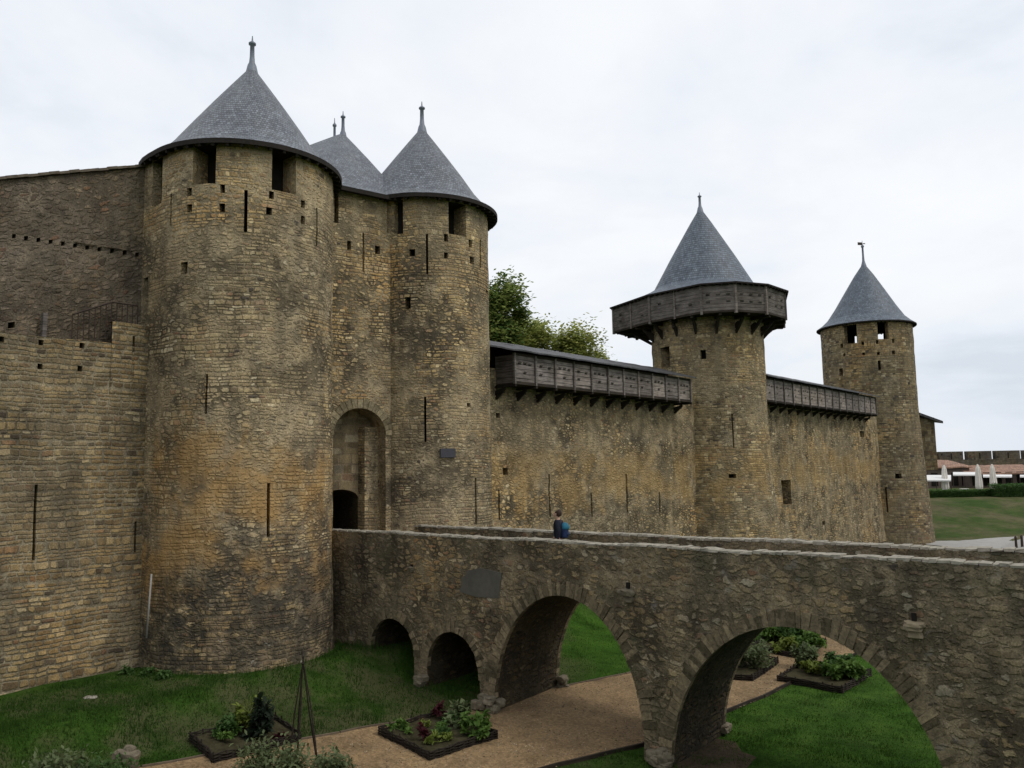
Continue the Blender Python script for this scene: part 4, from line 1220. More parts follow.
# ------------------------------------------------------------------ foliage
def leaf_mat(name, c, c2, rough=.6):
    m, t, b = new_mat(name)
    oi = t.node('ShaderNodeNewGeometry')
    geo = oi.outputs['Position']
    rp = oi.outputs['Random Per Island']
    n = t.noise(geo, 2.2, 3, .6)
    col = t.mix(t.m('ADD', t.m('MULTIPLY', rp, .6), t.m('MULTIPLY', n, .4)), (*c, 1), (*c2, 1))
    t.link(col, b.inputs['Base Color']); b.inputs['Roughness'].default_value = rough
    b.inputs['Specular IOR Level'].default_value = .2
    tr = t.node('ShaderNodeBsdfTranslucent'); t.link(col, tr.inputs[0])
    ms = t.node('ShaderNodeMixShader'); ms.inputs[0].default_value = .4
    t.link(b.outputs[0], ms.inputs[1]); t.link(tr.outputs[0], ms.inputs[2])
    t.link(ms.outputs[0], t.n['Material Output'].inputs[0])
    return m
LM = dict(green=leaf_mat('fresh_leaf', (.04, .09, .015), (.15, .25, .05)), dark=leaf_mat('dark_leaf', (.012, .02, .012), (.035, .05, .03)),
          silver=leaf_mat('silver_leaf', (.075, .10, .04), (.19, .23, .11)), purple=leaf_mat('purple_leaf', (.035, .008, .012), (.10, .02, .03)),
          yellow=leaf_mat('yellow_green_leaf', (.09, .13, .02), (.25, .3, .06)), tree=leaf_mat('tree_leaf', (.14, .2, .05), (.34, .38, .11)),
          tree2=leaf_mat('autumn_leaf', (.28, .32, .08), (.55, .55, .18)), hedge=leaf_mat('hedge_leaf', (.035, .075, .02), (.10, .19, .05)))
grass_m = leaf_mat('grass_blade', (.018, .045, .006), (.06, .135, .018), .8)
def leaf(mb, p, az, el, L, w, droop, n=4, lobes=False):
    d = Vector((math.cos(az), math.sin(az), 0)); sd = Vector((-math.sin(az), math.cos(az), 0)); prev = None
    pos = Vector(p); e = el; tw = random.uniform(-.5, .5)
    for i in range(n+1):
        k = i/n; ww = w*math.sin(math.pi*min(.97, .12+k*.86))*(1 if not lobes or i % 2 else .55)
        sv = (sd*math.cos(tw)+Vector((0, 0, 1))*math.sin(tw))*ww
        a = mb.vert(pos+sv); c = mb.vert(pos-sv); mid = mb.vert(pos-Vector((0, 0, ww*.35)))
        if prev:
            mb.face([prev[0], prev[1], mid, a]); mb.face([prev[1], prev[2], c, mid])
        prev = (a, mid, c)
        pos = pos+(d*math.cos(e)+Vector((0, 0, 1))*math.sin(e))*(L/n); e -= droop/n
def plant(p, kind, h, r, n, label, lw=.12, cat='plant', lobes=False, group=None, name='leafy_plant', stems=0):
    mb = MB(); p = Vector(p)
    h *= 1.15; r *= 1.2; n = int(n*1.8)
    hubs = [(random.uniform(-1, 1)*r*.55, random.uniform(-1, 1)*r*.55, random.uniform(.05, .75)*h) for _ in range(max(3, n//9))]
    for hb in hubs: mb.tube([p, p+Vector((hb[0]*.6, hb[1]*.6, hb[2]*.5)), p+Vector(hb)], .008, 4)
    for i in range(int(n*2.6)):
        hb = random.choice(hubs); az = random.uniform(0, 6.283); el = random.uniform(-.2, 1.5)
        b_ = p+Vector((hb[0]+random.gauss(0, .05)*r, hb[1]+random.gauss(0, .05)*r, hb[2]*random.uniform(.6, 1.1)))
        L = random.uniform(.35, 1)*(.09+.28*math.hypot(h*.6, r*.6))
        leaf(mb, b_, az, el, L, max(.3, lw*2.2)*random.uniform(.5, 1)*L, random.uniform(.6, 2.4), 4, lobes)
    for i in range(stems):
        a = random.uniform(0, 6.28); mb.tube([p, p+Vector((math.cos(a)*r*.3, math.sin(a)*r*.3, h*random.uniform(.6, 1)))], .008, 4)
    o = mb.build(name, LM[kind], loc=p)
    return tag(o, label, cat, group)
def shrub(p, sx, sy, sz, kind, n, label, ls=.07, name='garden_shrub', cat='shrub', group=None, seed=0, box=False):
    """loose mound of small leaves on twigs"""
    mb = MB(); p = Vector(p)
    rnd = random.Random(seed)
    cl = [(rnd.uniform(-1, 1), rnd.uniform(-1, 1), rnd.uniform(0, 1)) for _ in range(26)]
    for i in range(n):
        if box:
            c = Vector((rnd.uniform(-1, 1)*sx, rnd.uniform(-1, 1)*sy, rnd.uniform(0, 1)*sz))
            c.z += noise.noise(Vector((c.x*.6, c.y*.6, seed)))*.12*sz
        else:
            k = rnd.choice(cl); c = Vector((k[0]*sx*.72, k[1]*sy*.72, k[2]*sz*.75))
            g = Vector((rnd.gauss(0, 1), rnd.gauss(0, 1), rnd.gauss(0, 1)))*.2; c += Vector((g.x*sx, g.y*sy, abs(g.z)*sz))
        leaf(mb, p+c, rnd.uniform(0, 6.28), rnd.uniform(-.3, 1.3), ls*rnd.uniform(.7, 1.5), ls*.32, rnd.uniform(0, 1.2), 2)
    if not box:
        for k in cl[:12]: mb.tube([p, p+Vector((k[0]*sx*.4, k[1]*sy*.4, sz*.4)), p+Vector((k[0]*sx*.75, k[1]*sy*.75, k[2]*sz*.8))], .012, 4)
    o = mb.build(name, LM[kind], loc=p)
    return tag(o, label, cat, group)

def bed(corners, label, h=.21):
    """wattle-edged bed; corners on the ground"""
    c = sum((Vector(x) for x in corners), Vector())/4
    th = thing('raised_bed', label, 'garden bed', (c.x, c.y, ground(c.x, c.y)), 'wattle edged garden beds')
    mb = MB(); st = MB()
    for i in range(4):
        a = Vector(corners[i][:2]); b_ = Vector(corners[(i+1) % 4][:2]); L = (b_-a).length; n = max(4, int(L/.3)); d = (b_-a).normalized(); nn_ = Vector((d.y, -d.x))
        for row in range(7):
            pts = []
            for k in range(n*2+1):
                p = a.lerp(b_, k/(n*2)); p = p+nn_*(.03*math.cos(math.pi*(k/2+row)))
                pts.append((p.x, p.y, ground(p.x, p.y)+.02+row*h/6.5+random.uniform(-.006, .006)))
            mb.tube(pts, random.uniform(.016, .024), 5)
        for k in range(n):
            p = a.lerp(b_, k/n); z = ground(p.x, p.y); st = MB(); st.tube([(p.x, p.y, z-.05), (p.x+random.uniform(-.01, .01), p.y, z+h+random.uniform(.02, .1))], .022, 5); st.build('stake', MT['wood_dark'], th)
    mb.build('wattle_border', MT['wood_dark'], th)
    m = MB(); P = [Vector(x[:2]) for x in corners]; n = 12; ids = {}
    for i in range(n+1):
        for j in range(n+1):
            p = P[0].lerp(P[1], i/n).lerp(P[3].lerp(P[2], i/n), j/n)
            ids[i, j] = m.vert((p.x, p.y, ground(p.x, p.y)+h*.62+noise.noise(Vector((p.x*3, p.y*3, 0)))*.06))
    for i in range(n):
        for j in range(n): m.face([ids[i, j], ids[i+1, j], ids[i+1, j+1], ids[i, j+1]])
    m.build('soil', MT['soil'], th)
    return th
def bedpt(corners, a, b_, h=.16):
    P = [Vector(x[:2]) for x in corners]; p = P[0].lerp(P[1], a).lerp(P[3].lerp(P[2], a), b_)
    return (p.x, p.y, ground(p.x, p.y)+h)
def g4(*uv): return [gpt(*x) for x in uv]
# bed in front, centre (left, near, right, far)
b2 = g4((379, 736), (429, 762), (497, 740), (441, 719))
bed(b2, 'wattle edged garden bed on the gravel path in front of the arches')
G = 'plants in the garden beds'
plant(bedpt(b2, .12, .88), 'purple', .36, .22, 36, 'small dark purple leafy plant at the back corner of the bed on the gravel path', group=G)
plant(bedpt(b2, .42, .86), 'silver', .55, .48, 70, 'grey green broad leaved clump at the back of the bed on the gravel path', lw=.2, group=G)
plant(bedpt(b2, .86, .8), 'green', .55, .5, 80, 'bright green leafy clump at the right corner of the bed on the gravel path', lw=.2, group=G)
plant(bedpt(b2, .6, .22), 'purple', .42, .14, 34, 'upright red purple plant near the front corner of the bed on the gravel path', lw=.14, group=G)
plant(bedpt(b2, .08, .3), 'green', .2, .24, 34, 'low green sprouts at the left end of the bed on the gravel path', group=G)
plant(bedpt(b2, .3, .5), 'yellow', .14, .2, 26, 'sparse yellow green seedlings in the middle of the bed on the gravel path', group=G)
plant(bedpt(b2, .55, .55), 'green', .16, .24, 30, 'small green seedlings among the soil of the bed on the gravel path', group=G)
for (a_, c_, kd, lb) in ((.2, .2, 'green', 'tiny green sprouts near the left border of the bed on the path'), (.4, .75, 'hedge', 'low dark green herbs behind the seedlings in the bed on the path'), (.7, .5, 'hedge', 'dark green herbs between the two big clumps and the front of the path bed'), (.8, .3, 'yellow', 'pale sprouts along the right front border of the bed on the path')):
    plant(bedpt(b2, a_, c_), kd, .2, .42, 30, lb, group=G)
# bed at left
b1 = g4((190, 742), (213, 764), (300, 742), (275, 724))
bed(b1, 'wattle edged garden bed below the stout tower, partly hidden by a grey bush')
plant(bedpt(b1, .2, .6), 'yellow', .7, .35, 60, 'yellow green airy plant in the bed below the stout tower', lw=.1, group=G, stems=6)
plant(bedpt(b1, .62, .62), 'dark', .95, .36, 130, 'tall blackish leafy kale in the bed below the stout tower', lw=.16, group=G, stems=6)
plant(bedpt(b1, .25, .35), 'hedge', .4, .4, 70, 'low dark green plant at the left of the bed below the stout tower', lw=.15, group=G)
plant(bedpt(b1, .45, .3), 'green', .25, .45, 40, 'low green herbs in the middle of the bed below the stout tower', group=G)
plant(bedpt(b1, .9, .8), 'purple', .22, .25, 30, 'flat reddish plant at the right end of the bed below the stout tower', group=G)
# beds beyond the bridge
b3 = g4((778, 682), (842, 694), (871, 676), (806, 665))
bed(b3, 'wattle edged garden bed seen through the wide arch, nearest on the grass')
for k, (a, c, kd, h, r, lb) in enumerate([(.1, .75, 'silver', .7, .4, 'tall grey green plant at the left of the nearest bed through the wide arch'), (.35, .5, 'yellow', .35, .35, 'low yellow green plants in the nearest bed through the wide arch'),
        (.7, .5, 'green', .5, .45, 'green clump in the middle of the nearest bed through the wide arch'), (.9, .6, 'green', .45, .4, 'green clump at the right end of the nearest bed through the wide arch'),
        (.55, .9, 'hedge', .5, .4, 'dark green plant at the back of the nearest bed through the wide arch')]):
    plant(bedpt(b3, a, c), kd, h*1.15, r*1.35, 120, lb, lw=.16, group=G)
b4 = g4((700, 678), (752, 682), (778, 664), (735, 655))
bed(b4, 'wattle edged garden bed with silvery bushes half hidden behind the arch pier')
shrub(bedpt(b4, .75, .5), .75, .6, .75, 'silver', 900, 'silvery mounded bush in the bed beside the arch pier', .13, seed=3)
shrub(bedpt(b4, .35, .5), .6, .5, .6, 'silver', 600, 'smaller silvery bush behind the arch pier', .13, seed=4)
b5 = g4((752, 650), (800, 660), (826, 645), (780, 632))
bed(b5, 'wattle edged garden bed farthest back seen through the wide arch')
for a, c, kd, h, r, lb in ((.2, .5, 'green', .8, .5, 'leafy green plant at the left of the farthest garden bed'), (.5, .6, 'hedge', .9, .5, 'dark green bushy plant in the middle of the farthest garden bed'), (.85, .5, 'green', .7, .6, 'spreading green plant at the right of the farthest garden bed'), (.6, .15, 'yellow', .45, .4, 'yellow green plant at the front of the farthest garden bed')):
    plant(bedpt(b5, a, c), kd, h*1.1, r*1.5, 150, lb, lw=.15, group=G)
# foreground bushes
p = gpt(283, 767); shrub((p.x, p.y-1.0, ground(p.x, p.y-1)), .75, .6, .85, 'silver', 1500, 'grey green bush in front of the left garden bed by the stick tripod', .11, seed=5)
p = gpt(345, 767); shrub((p.x, p.y-1.2, ground(p.x, p.y-1.2)), .5, .5, .7, 'silver', 800, 'small grey green bush just right of the stick tripod', .11, seed=6)
p = gpt(80, 767); shrub((p.x, p.y-1.0, ground(p.x, p.y-1)), .7, .6, .65, 'silver', 1100, 'low grey green bush at the bottom left by the pointed stone', .11, seed=7)
p = gpt(110, 767); shrub((p.x+.3, p.y-.9, ground(p.x, p.y-1)), .6, .5, .55, 'hedge', 700, 'dark green low bush beside the pointed stone at the bottom left', .1, seed=8)
p = gpt(132, 767); mb = MB(); c = Vector((p.x, p.y-.3, ground(p.x, p.y-.3)))
rock(mb, c+Vector((0, 0, .2)), .28, .2, .3, 4.2, ax=(Vector((1, 0, 0)), Vector((0, 1, 0)))); rock(mb, c+Vector((.05, 0, .42)), .14, .12, .16, 9.2, ax=(Vector((1, 0, 0)), Vector((0, 1, 0))))
tag(mb.build('standing_stone', MT['ashlar_dark'], loc=c), 'small pointed stone among the bushes at the bottom left', 'stone')
# flat stone on lawn
p = gpt(91, 698); mb = MB(); rock(mb, p+Vector((0, 0, .0)), .17, .1, .035, 2.1, ax=(Vector((1, 0, 0)), Vector((0, 1, 0))))
tag(mb.build('flat_stone', MT['pale'], loc=p), 'small pale flat stone lying on the lawn below the left wall', 'stone')
# stick tripod
base = gpt(308, 766); base = Vector((base.x, base.y-.35, ground(base.x, base.y-.35)))
tp = thing('stick_tripod', 'tall thin tripod of dark garden sticks tied near the top', 'plant support', base)
top = at(303, 662, base.y)
for dx, dy, ext in ((-.42, .1, .15), (-.1, -.4, .1), (.38, -.15, .25), (.22, .42, .05), (-.28, .4, .0)):
    m = MB(); f = Vector((base.x+dx, base.y+dy, base.z-.05)); e = top+(top-f).normalized()*ext
    mid = f.lerp(e, .5)+Vector((random.uniform(-.04, .04), random.uniform(-.04, .04), 0))
    m.tube([f, mid, e], [.026, .021, .012], 5); m.build('stick', MT['wood_dark'], tp)
m = MB(); m.lathe(top-Vector((0, 0, .06)), [(.03, 0), (.045, .03), (.03, .06)], 8); m.build('binding', MT['wood_dark'], tp)

# grass blades
def inside_path(x, y):
    s, q = tosq(x, y)
    lo = None
    def qi(P):
        sp_ = [tosq(*a) for a in P]
        for (s0, q0), (s1, q1) in zip(sp_, sp_[1:]):
            if s0 <= s <= s1: return q0+(q1-q0)*(s-s0)/(s1-s0)
        return None
    a, b_ = qi(PATHU), qi(PATHL)
    if a is None: return False
    if a-.06 < q < b_+.06: return True
    return False
def make_grass():
    mb = MB(); rg = random.Random(5); cnt = 0
    beds = [[Vector(c[:2]) for c in bb] for bb in (b1, b2, b3, b4, b5)]
    def inbed(x, y):
        for P in beds:
            sg = [(P[(i+1) % 4]-P[i]).cross(Vector((x, y))-P[i]) > 0 for i in range(4)]
            if all(sg) or not any(sg): return True
        return False
    while cnt < 110000:
        x = rg.uniform(-17, 15); y = rg.uniform(17, 37)
        if abs(x) > .7*y: continue
        s, q = tosq(x, y)
        if q < -.5 or q > 24: continue
        if rg.random() > (24/y)**2*.8+noise.noise(Vector((x*.8, y*.8, 0)))*.5: continue
        if (Vector((x, y))-C1).length < R1+.2: continue
        if inside_path(x, y) or inbed(x, y): continue
        br_ = (Vector((x, y))-BA); bq = br_.dot(BQ); bs = br_.dot(BD)
        edge = 1+1.6*max(0, 1-min(abs(bq), abs(bq-BW))/.3)
        if s < -2: edge = max(edge, 1+1.6*max(0, 1-abs((Vector((x, y))-C1).length-R1-.25)/.3), 1+1.5*max(0, 1-abs(q+.9-(C1-B0).dot(NN)-.3)/.35))
        if x > 1: edge *= .6
        z = ground(x, y)-.01; h = edge*rg.uniform(.04, .10)*(1+max(0, noise.noise(Vector((x*1.1, y*1.1, 9)))*1.8)); a = rg.uniform(0, 3.14); w = rg.uniform(.008, .016); lx, ly = rg.gauss(0, .03), rg.gauss(0, .03)
        i = len(mb.v)
        mb.v += [(x-math.cos(a)*w, y-math.sin(a)*w, z), (x+math.cos(a)*w, y+math.sin(a)*w, z), (x+lx, y+ly, z+h)]
        mb.f.append((i, i+1, i+2)); mb.uv.append([(0, 0)]*3); mb.mi.append(0); cnt += 1
    o = mb.build('grass', grass_m); o['kind'] = 'stuff'
make_grass()
mb = MB(); rg = random.Random(11); cnt = 0
while cnt < 5000:       # loose stones and leaf litter on the path
    x = rg.uniform(-14, 14); y = rg.uniform(18, 34)
    if not inside_path(x, y): continue
    if rg.random() > .35+noise.noise(Vector((x*.9, y*.9, 2))): continue
    z = ground(x, y)+.03; r = rg.uniform(.008, .028); i = len(mb.v); a = rg.uniform(0, 6.28)
    for k in range(4): mb.v.append((x+math.cos(a+k*1.57)*r*rg.uniform(.7, 1.3), y+math.sin(a+k*1.57)*r*rg.uniform(.7, 1.3), z))
    mb.v.append((x+rg.uniform(-.3, .3)*r, y, z+r*.9))
    for k in range(4): mb.f.append((i+k, i+(k+1) % 4, i+4)); mb.uv.append([(0, 0)]*3); mb.mi.append(0)
    cnt += 1
o = mb.build('loose_stones', ring_mat('loose_stone', (.06, .045, .028), (.42, .34, .24))); o['kind'] = 'stuff'
# weeds along wall foot
WG = 'weed tufts at the foot of the walls'
for k, (u, v, n_) in enumerate(((128, 671, 40), (148, 672, 50), (163, 676, 40))):
    p = gpt(u, v+3)
    plant((p.x, p.y, p.z), 'hedge', .22, .3, n_, 'low dark weeds in the corner where the left wall meets the stout tower', lw=.12, cat='weed', group=WG, name='weed_tuft')

# trees
def tree(x, y, z0, h, cr, label, mats, nleaf, seed, cz=.62, ls=.2, group=None):
    rg = random.Random(seed); th = thing('leafy_tree', label, 'tree', (x, y, z0), group)
    m = MB(); base = Vector((x, y, z0)); fork = base+Vector((0, 0, h*.38))
    m.tube([base, base+Vector((.1, 0, h*.2)), fork], [cr*.085, cr*.065, cr*.055], 8)
    cl = []
    for i in range(80):
        a = rg.uniform(0, 6.28); e = rg.uniform(-.25, 1.0); rr = rg.uniform(.35, 1.)
        c = Vector((x+math.cos(a)*cr*rr*math.cos(e*1.2), y+math.sin(a)*cr*rr*math.cos(e*1.2), z0+h*cz+math.sin(e*1.45)*h*(1-cz)*rr*.97))
        cl.append((c, rg.uniform(.18, .34)*cr))
        if i < 22: m.tube([fork, fork.lerp(c, .5)+Vector((rg.uniform(-.3, .3), rg.uniform(-.3, .3), .3)), c], [cr*.035, cr*.018, .02], 5)
    m.build('trunk', MT['wood_dark'], th)
    mb = MB()
    for i in range(int(nleaf*2.2)):
        c, r = rg.choice(cl); g = Vector((rg.gauss(0, 1), rg.gauss(0, 1), rg.gauss(0, .8)))*.55*r
        g.z += noise.noise(c+g)*.3
        p = c+g; a = rg.uniform(0, 6.28); t1 = Vector((math.cos(a), math.sin(a), rg.uniform(-.6, .6))).normalized(); t2 = t1.cross(Vector((rg.uniform(-.5, .5), rg.uniform(-.5, .5), 1))).normalized()
        L = ls*rg.uniform(.6, 1.3)
        mb.face([mb.vert(p-t1*L), mb.vert(p+t2*L*.55), mb.vert(p+t1*L), mb.vert(p-t2*L*.55)])
    # split two leaf tones per clump side
    mb.mi = [0 if rg.random() < .7 else 1 for _ in mb.f]
    mb.build('crown', mats, th)
    return th
pt_ = at(499, 330, 58); tree(pt_.x-.6, 58, 2, 20.3, 3.0, 'taller dark green tree right beside the gate tower behind the curtain wall', [LM['tree'], LM['hedge']], 21000, 3, cz=.66, ls=.17)
pt_ = at(560, 350, 60); tree(pt_.x-.2, 61, 2, 16.7, 4.0, 'wide yellowing tree top rising behind the timber gallery roof', [LM['tree2'], LM['tree']], 13000, 8, cz=.72, ls=.17)
pt_ = at(590, 352, 63); tree(pt_.x-.6, 65, 2, 15.7, 2.6, 'small pale tree top at the right, behind the timber gallery roof', [LM['tree2'], LM['tree']], 6000, 12, cz=.72, ls=.16)
pt_ = at(522, 352, 63); tree(pt_.x, 63, 2, 17.6, 2.8, 'green tree top in the gap between the taller tree and the yellowing tree', [LM['tree'], LM['tree2']], 6000, 15, cz=.72, ls=.17)

# ------------------------------------------------------------------ the town beyond
def facing_box(mb, u0, u1, v0, v1, Y, depth, mi=0):
    a = at(u0, v0, Y); b_ = at(u1, v1, Y)
    c = ((a.x+b_.x)/2, Y+depth/2, (a.z+b_.z)/2)
    mb.box(c, (1, 0, 0), (0, 1, 0), (0, 0, 1), abs(b_.x-a.x)/2, depth/2, abs(a.z-b_.z)/2, mi)
    return a, b_
# small building behind far tower
hs_ = thing('stone_house', 'plain stone building with a slanting roof edge just right of the far tower', 'building', (52, 100, 3.7))
mb = MB(); facing_box(mb, 905, 938, 418, 470, 100, 8)
mb.build('wall', masonry('town_stone', row=.3, wid=.5, seed=40., ochre=.1, light=.62, bump=.3), hs_)
mb = MB(); a = at(904, 407, 99.4); b_ = at(943, 421, 99.4)
mb.poly([a, b_, b_+Vector((0, 9, 1)), a+Vector((0, 9, 1))]); mb.poly([a-Vector((0, 0, .3)), b_-Vector((0, 0, .3)), b_, a]); mb.poly([b_-Vector((0, 0, .3)), b_+Vector((0, 9, .7)), b_+Vector((0, 9, 1)), b_])
mb.poly([a-Vector((0, 0, .3)), a+Vector((0, 9, .7)), b_+Vector((0, 9, .7)), b_-Vector((0, 0, .3))])
mb.build('roof', MT['slate_old'], hs_)
# crenellated rampart
ra = thing('crenellated_wall', 'dark crenellated rampart on the skyline at the far right', 'wall', (95, 150, 3.7))
zc = at(980, 459.5, 150).z; zt_ = at(980, 451, 150).z
rm = masonry('rampart_stone', row=.3, wid=.55, seed=44., ochre=.05, light=.5, bump=.3, stones=[(0, (.16, .14, .12)), (.5, (.22, .19, .16)), (1, (.28, .25, .21))])
mb = MB(); mb.box((100, 150.6, (zc+3)/2), (1, 0, 0), (0, 1, 0), (0, 0, 1), 40, .6, (zc-3)/2)
mb.build('wall', rm, ra)
x = at(940, 455, 150).x-10.8
while x < 138:
    m = MB(); m.box((x+2.3, 150.6, (zc+zt_)/2), (1, 0, 0), (0, 1, 0), (0, 0, 1), 2.22, .6, (zt_-zc)/2)
    mer = m.build('merlon', rm, ra)
    m = MB(); m.box((x+2.3, 149.98, (zc+zt_)/2-.1), (1, 0, 0), (0, 1, 0), (0, 0, 1), .09, .03, .55); m.build('arrow_slit', MT['dark'], mer)
    x += 5.3
# low restaurant buildings with tiled roofs
def lowhouse(u0, u1, ve, vr, Y, label, wallmat, n_open):
    th = thing('terrace_building', label, 'building', (at(u0, 480, Y).x, Y, 3.75), 'low tiled buildings behind the terrace')
    a = at(u0, ve, Y); b_ = at(u1, ve, Y); r0 = at(u0, vr, Y+7); r1 = at(u1, vr, Y+7); ze = (a.z+b_.z)/2; zr = (r0.z+r1.z)/2
    mb = MB(); xa, xb = a.x, b_.x; zg = 3.5
    mb.box(((xa+xb)/2, Y+4.4, (ze+zg)/2), (1, 0, 0), (0, 1, 0), (0, 0, 1), (xb-xa)/2, 3.9, (ze-zg)/2)
    mb.build('wall', wallmat, th)
    m = MB(); nx = 18
    for i in range(nx):
        x0 = xa-.3+(xb-xa+.6)*i/nx; x1 = xa-.3+(xb-xa+.6)*(i+1)/nx; j0 = noise.noise(Vector((x0*.5, 0, 0)))*.08; j1 = noise.noise(Vector((x1*.5, 0, 0)))*.08
        m.poly([(x0, Y, ze+j0), (x1, Y, ze+j1), (x1, Y+7, zr+j1), (x0, Y+7, zr+j0)]); m.poly([(x0, Y, ze-.18+j0), (x1, Y, ze-.18+j1), (x1, Y, ze+j1), (x0, Y, ze+j0)])
        m.poly([(x0, Y, ze-.18), (x1, Y, ze-.18), (x1, Y+1, ze-.14), (x0, Y+1, ze-.14)][::-1])
    for xx in (xa-.3, xb+.3): m.poly([(xx, Y, ze-.18), (xx, Y+7, zr-.18), (xx, Y+7, zr), (xx, Y, ze)])
    m.build('roof', MT['tile'], th)
    for i in range(n_open):
        x = xa+(xb-xa)*(i+.5)/n_open; w = (xb-xa)/n_open*.32
        m = MB(); m.box((x, Y+.47, zg+1.35), (1, 0, 0), (0, 1, 0), (0, 0, 1), w, .04, 1.0); m.build('window', MT['dark'], th)
    return th
twall = simple('dark_town_wall', (.13, .10, .085), .9, 2, .3, .2)
lowhouse(920, 971, 467, 460, 124, 'low building with a pinkish tiled roof behind the left terrace parasol', twall, 5)
lowhouse(971.5, 1050, 473, 464.5, 122, 'long low building with weathered orange tiles at the far right edge', twall, 7)
canv = simple('white_canvas', (.72, .71, .70), .8, 3, .06, .1)
def awning(u0, u1, v0, v1, Y, label):
    th = thing('terrace_awning', label, 'awning', (at(u0, 485, Y).x, Y, 3.75), 'white awnings of the terrace')
    a = at(u0, v1, Y); b_ = at(u1, v1, Y); c = at(u1, v0, Y+3); d = at(u0, v0, Y+3); t_ = Vector((0, 0, -.06))
    m = MB(); m.poly([a, b_, c, d]); m.poly([d+t_, c+t_, b_+t_, a+t_]); m.poly([a+t_*3, b_+t_*3, b_, a]); m.build('canvas', canv, th)
    for p in (a, b_, a.lerp(b_, .5)):
        m = MB(); m.tube([(p.x, p.y+.1, 3.7), (p.x, p.y+.1, p.z-.02)], .05, 6); m.build('post', MT['iron'], th)
awning(922, 951, 475, 480, 113, 'sloping white awning half hidden by the far tower')
awning(953, 977, 472, 474.6, 119, 'white awning between the left and middle closed parasols')
awning(983, 1012, 474.5, 476.4, 119, 'thin white awning behind the right closed parasol')
awning(1020, 1060, 474, 476.4, 120, 'pale awning cut off by the right edge of the photo')
par = simple('cream_parasol_cloth', (.72, .68, .62), .85, 5, .12, .3)
def parasol(u, Y, label):
    p = at(u, 488, Y); z0 = ground(p.x, Y); th = thing('closed_parasol', label, 'parasol', (p.x, Y, z0), 'closed parasols on the terrace')
    m = MB(); m.lathe((p.x, Y, z0), [(.4, 0), (.4, .08), (.05, .1), (.04, 4.45)], 8); m.build('pole', MT['iron'], th)
    m = MB(); n = 16; rings = []
    for r, z in ((.42, .9), (.5, 1.2), (.46, 2.0), (.38, 3.0), (.3, 3.8), (.08, 4.4)):
        rings.append([m.vert((p.x+math.cos(2*math.pi*k/n)*r*(1 if k % 2 else .72), Y+math.sin(2*math.pi*k/n)*r*(1 if k % 2 else .72), z0+z)) for k in range(n)])
    for i in range(len(rings)-1):
        for k in range(n): m.face([rings[i][k], rings[i][(k+1) % n], rings[i+1][(k+1) % n], rings[i+1][k]])
    m.build('folded_canopy', par, th)
parasol(945.5, 114, 'closed cream parasol nearest the far tower')
parasol(979.3, 114.5, 'closed cream parasol in the middle of the terrace')
parasol(993.8, 114.5, 'closed cream parasol at the right end of the terrace')
# little terrace tables
for u in (964, 1002):
    p = at(u, 488, 113.5); z = ground(p.x, p.y); th = thing('terrace_table', 'small white terrace table '+('between the left and middle parasols' if u < 980 else 'right of the right parasol behind the hedge'), 'table', (p.x, p.y, z))
    m = MB(); m.lathe((p.x, p.y, z), [(0, .98), (.6, .98), (.6, 1.02), (0, 1.02)], 12); m.build('table_top', canv, th)
    m = MB(); m.lathe((p.x, p.y, z), [(.3, 0), (.05, .05), (.05, .98)], 8); m.build('leg', MT['iron'], th)
# hedges
a = at(924, 490, 111); b_ = at(991, 490, 111)
shrub(((a.x+b_.x)/2, 111, ground(56, 111)-.1), (b_.x-a.x)/2, .6, 1.05, 'hedge', 11000, 'low clipped hedge in front of the terrace parasols', .17, 'clipped_hedge', 'hedge', seed=21, box=True)
a = at(992, 490, 110); b_ = at(1050, 490, 110)
shrub(((a.x+b_.x)/2, 110, ground(64, 110)-.1), (b_.x-a.x)/2, .9, 1.75, 'hedge', 11000, 'taller brighter green hedge at the far right edge', .17, 'clipped_hedge', 'hedge', seed=22, box=True)
# posts by the road
for k, u in enumerate((1016.5, 1022.5)):
    p = at(u, 549, 74); z = ground(p.x, p.y); m = MB(); m.lathe((p.x, p.y, z), [(.12, 0), (.1, .9), (.13, .95), (.06, 1.1), (0, 1.12)], 8)
    tag(m.build('road_post', MT['iron'], loc=(p.x, p.y, z)), ('left' if k == 0 else 'right')+' one of two dark posts beside the road at the right edge', 'post', 'posts beside the road')

# ------------------------------------------------------------------ person on the bridge
def skinned(name, verts, edges, radii, mat, parent=None, sub=2, root=0):
    me = bpy.data.meshes.new(name); me.from_pydata([tuple(v) for v in verts], edges, []); me.update()
    o = bpy.data.objects.new(name, me); COL.objects.link(o)
    md = o.modifiers.new('skin', 'SKIN'); md.use_smooth_shade = True
    for i, r in enumerate(radii):
        rr = r if isinstance(r, tuple) else (r, r); me.skin_vertices[0].data[i].radius = rr
    me.skin_vertices[0].data[root].use_root = True
    o.modifiers.new('sub', 'SUBSURF').levels = sub; o.modifiers['sub'].render_levels = sub
    dg = bpy.context.evaluated_depsgraph_get(); nm = bpy.data.meshes.new_from_object(o.evaluated_get(dg))
    o.modifiers.clear(); o.data = nm; nm.name = name; nm.materials.clear(); nm.materials.append(mat)
    for p in nm.polygons: p.use_smooth = True
    if parent: o.parent = parent
    return o
pb = None
for k in range(400):
    s = k*.05; p = bp3(s, 1.45, ZD)
    if proj((p.x, p.y, p.z+1.2))[0] > 558.5: pb = p; break
print('person at', pb, proj((pb.x, pb.y, pb.z+1.75)))
person = thing('person', 'person in a dark jacket with brown hair walking over the bridge towards the gate', 'person', pb)
ang = math.atan2(-BD.y, -BD.x)-math.pi/2+.32   # local +Y is the walking direction
person.rotation_euler = (0, 0, ang)
HT = 1.09
def vv(L): return [Vector(x)*HT for x in L]
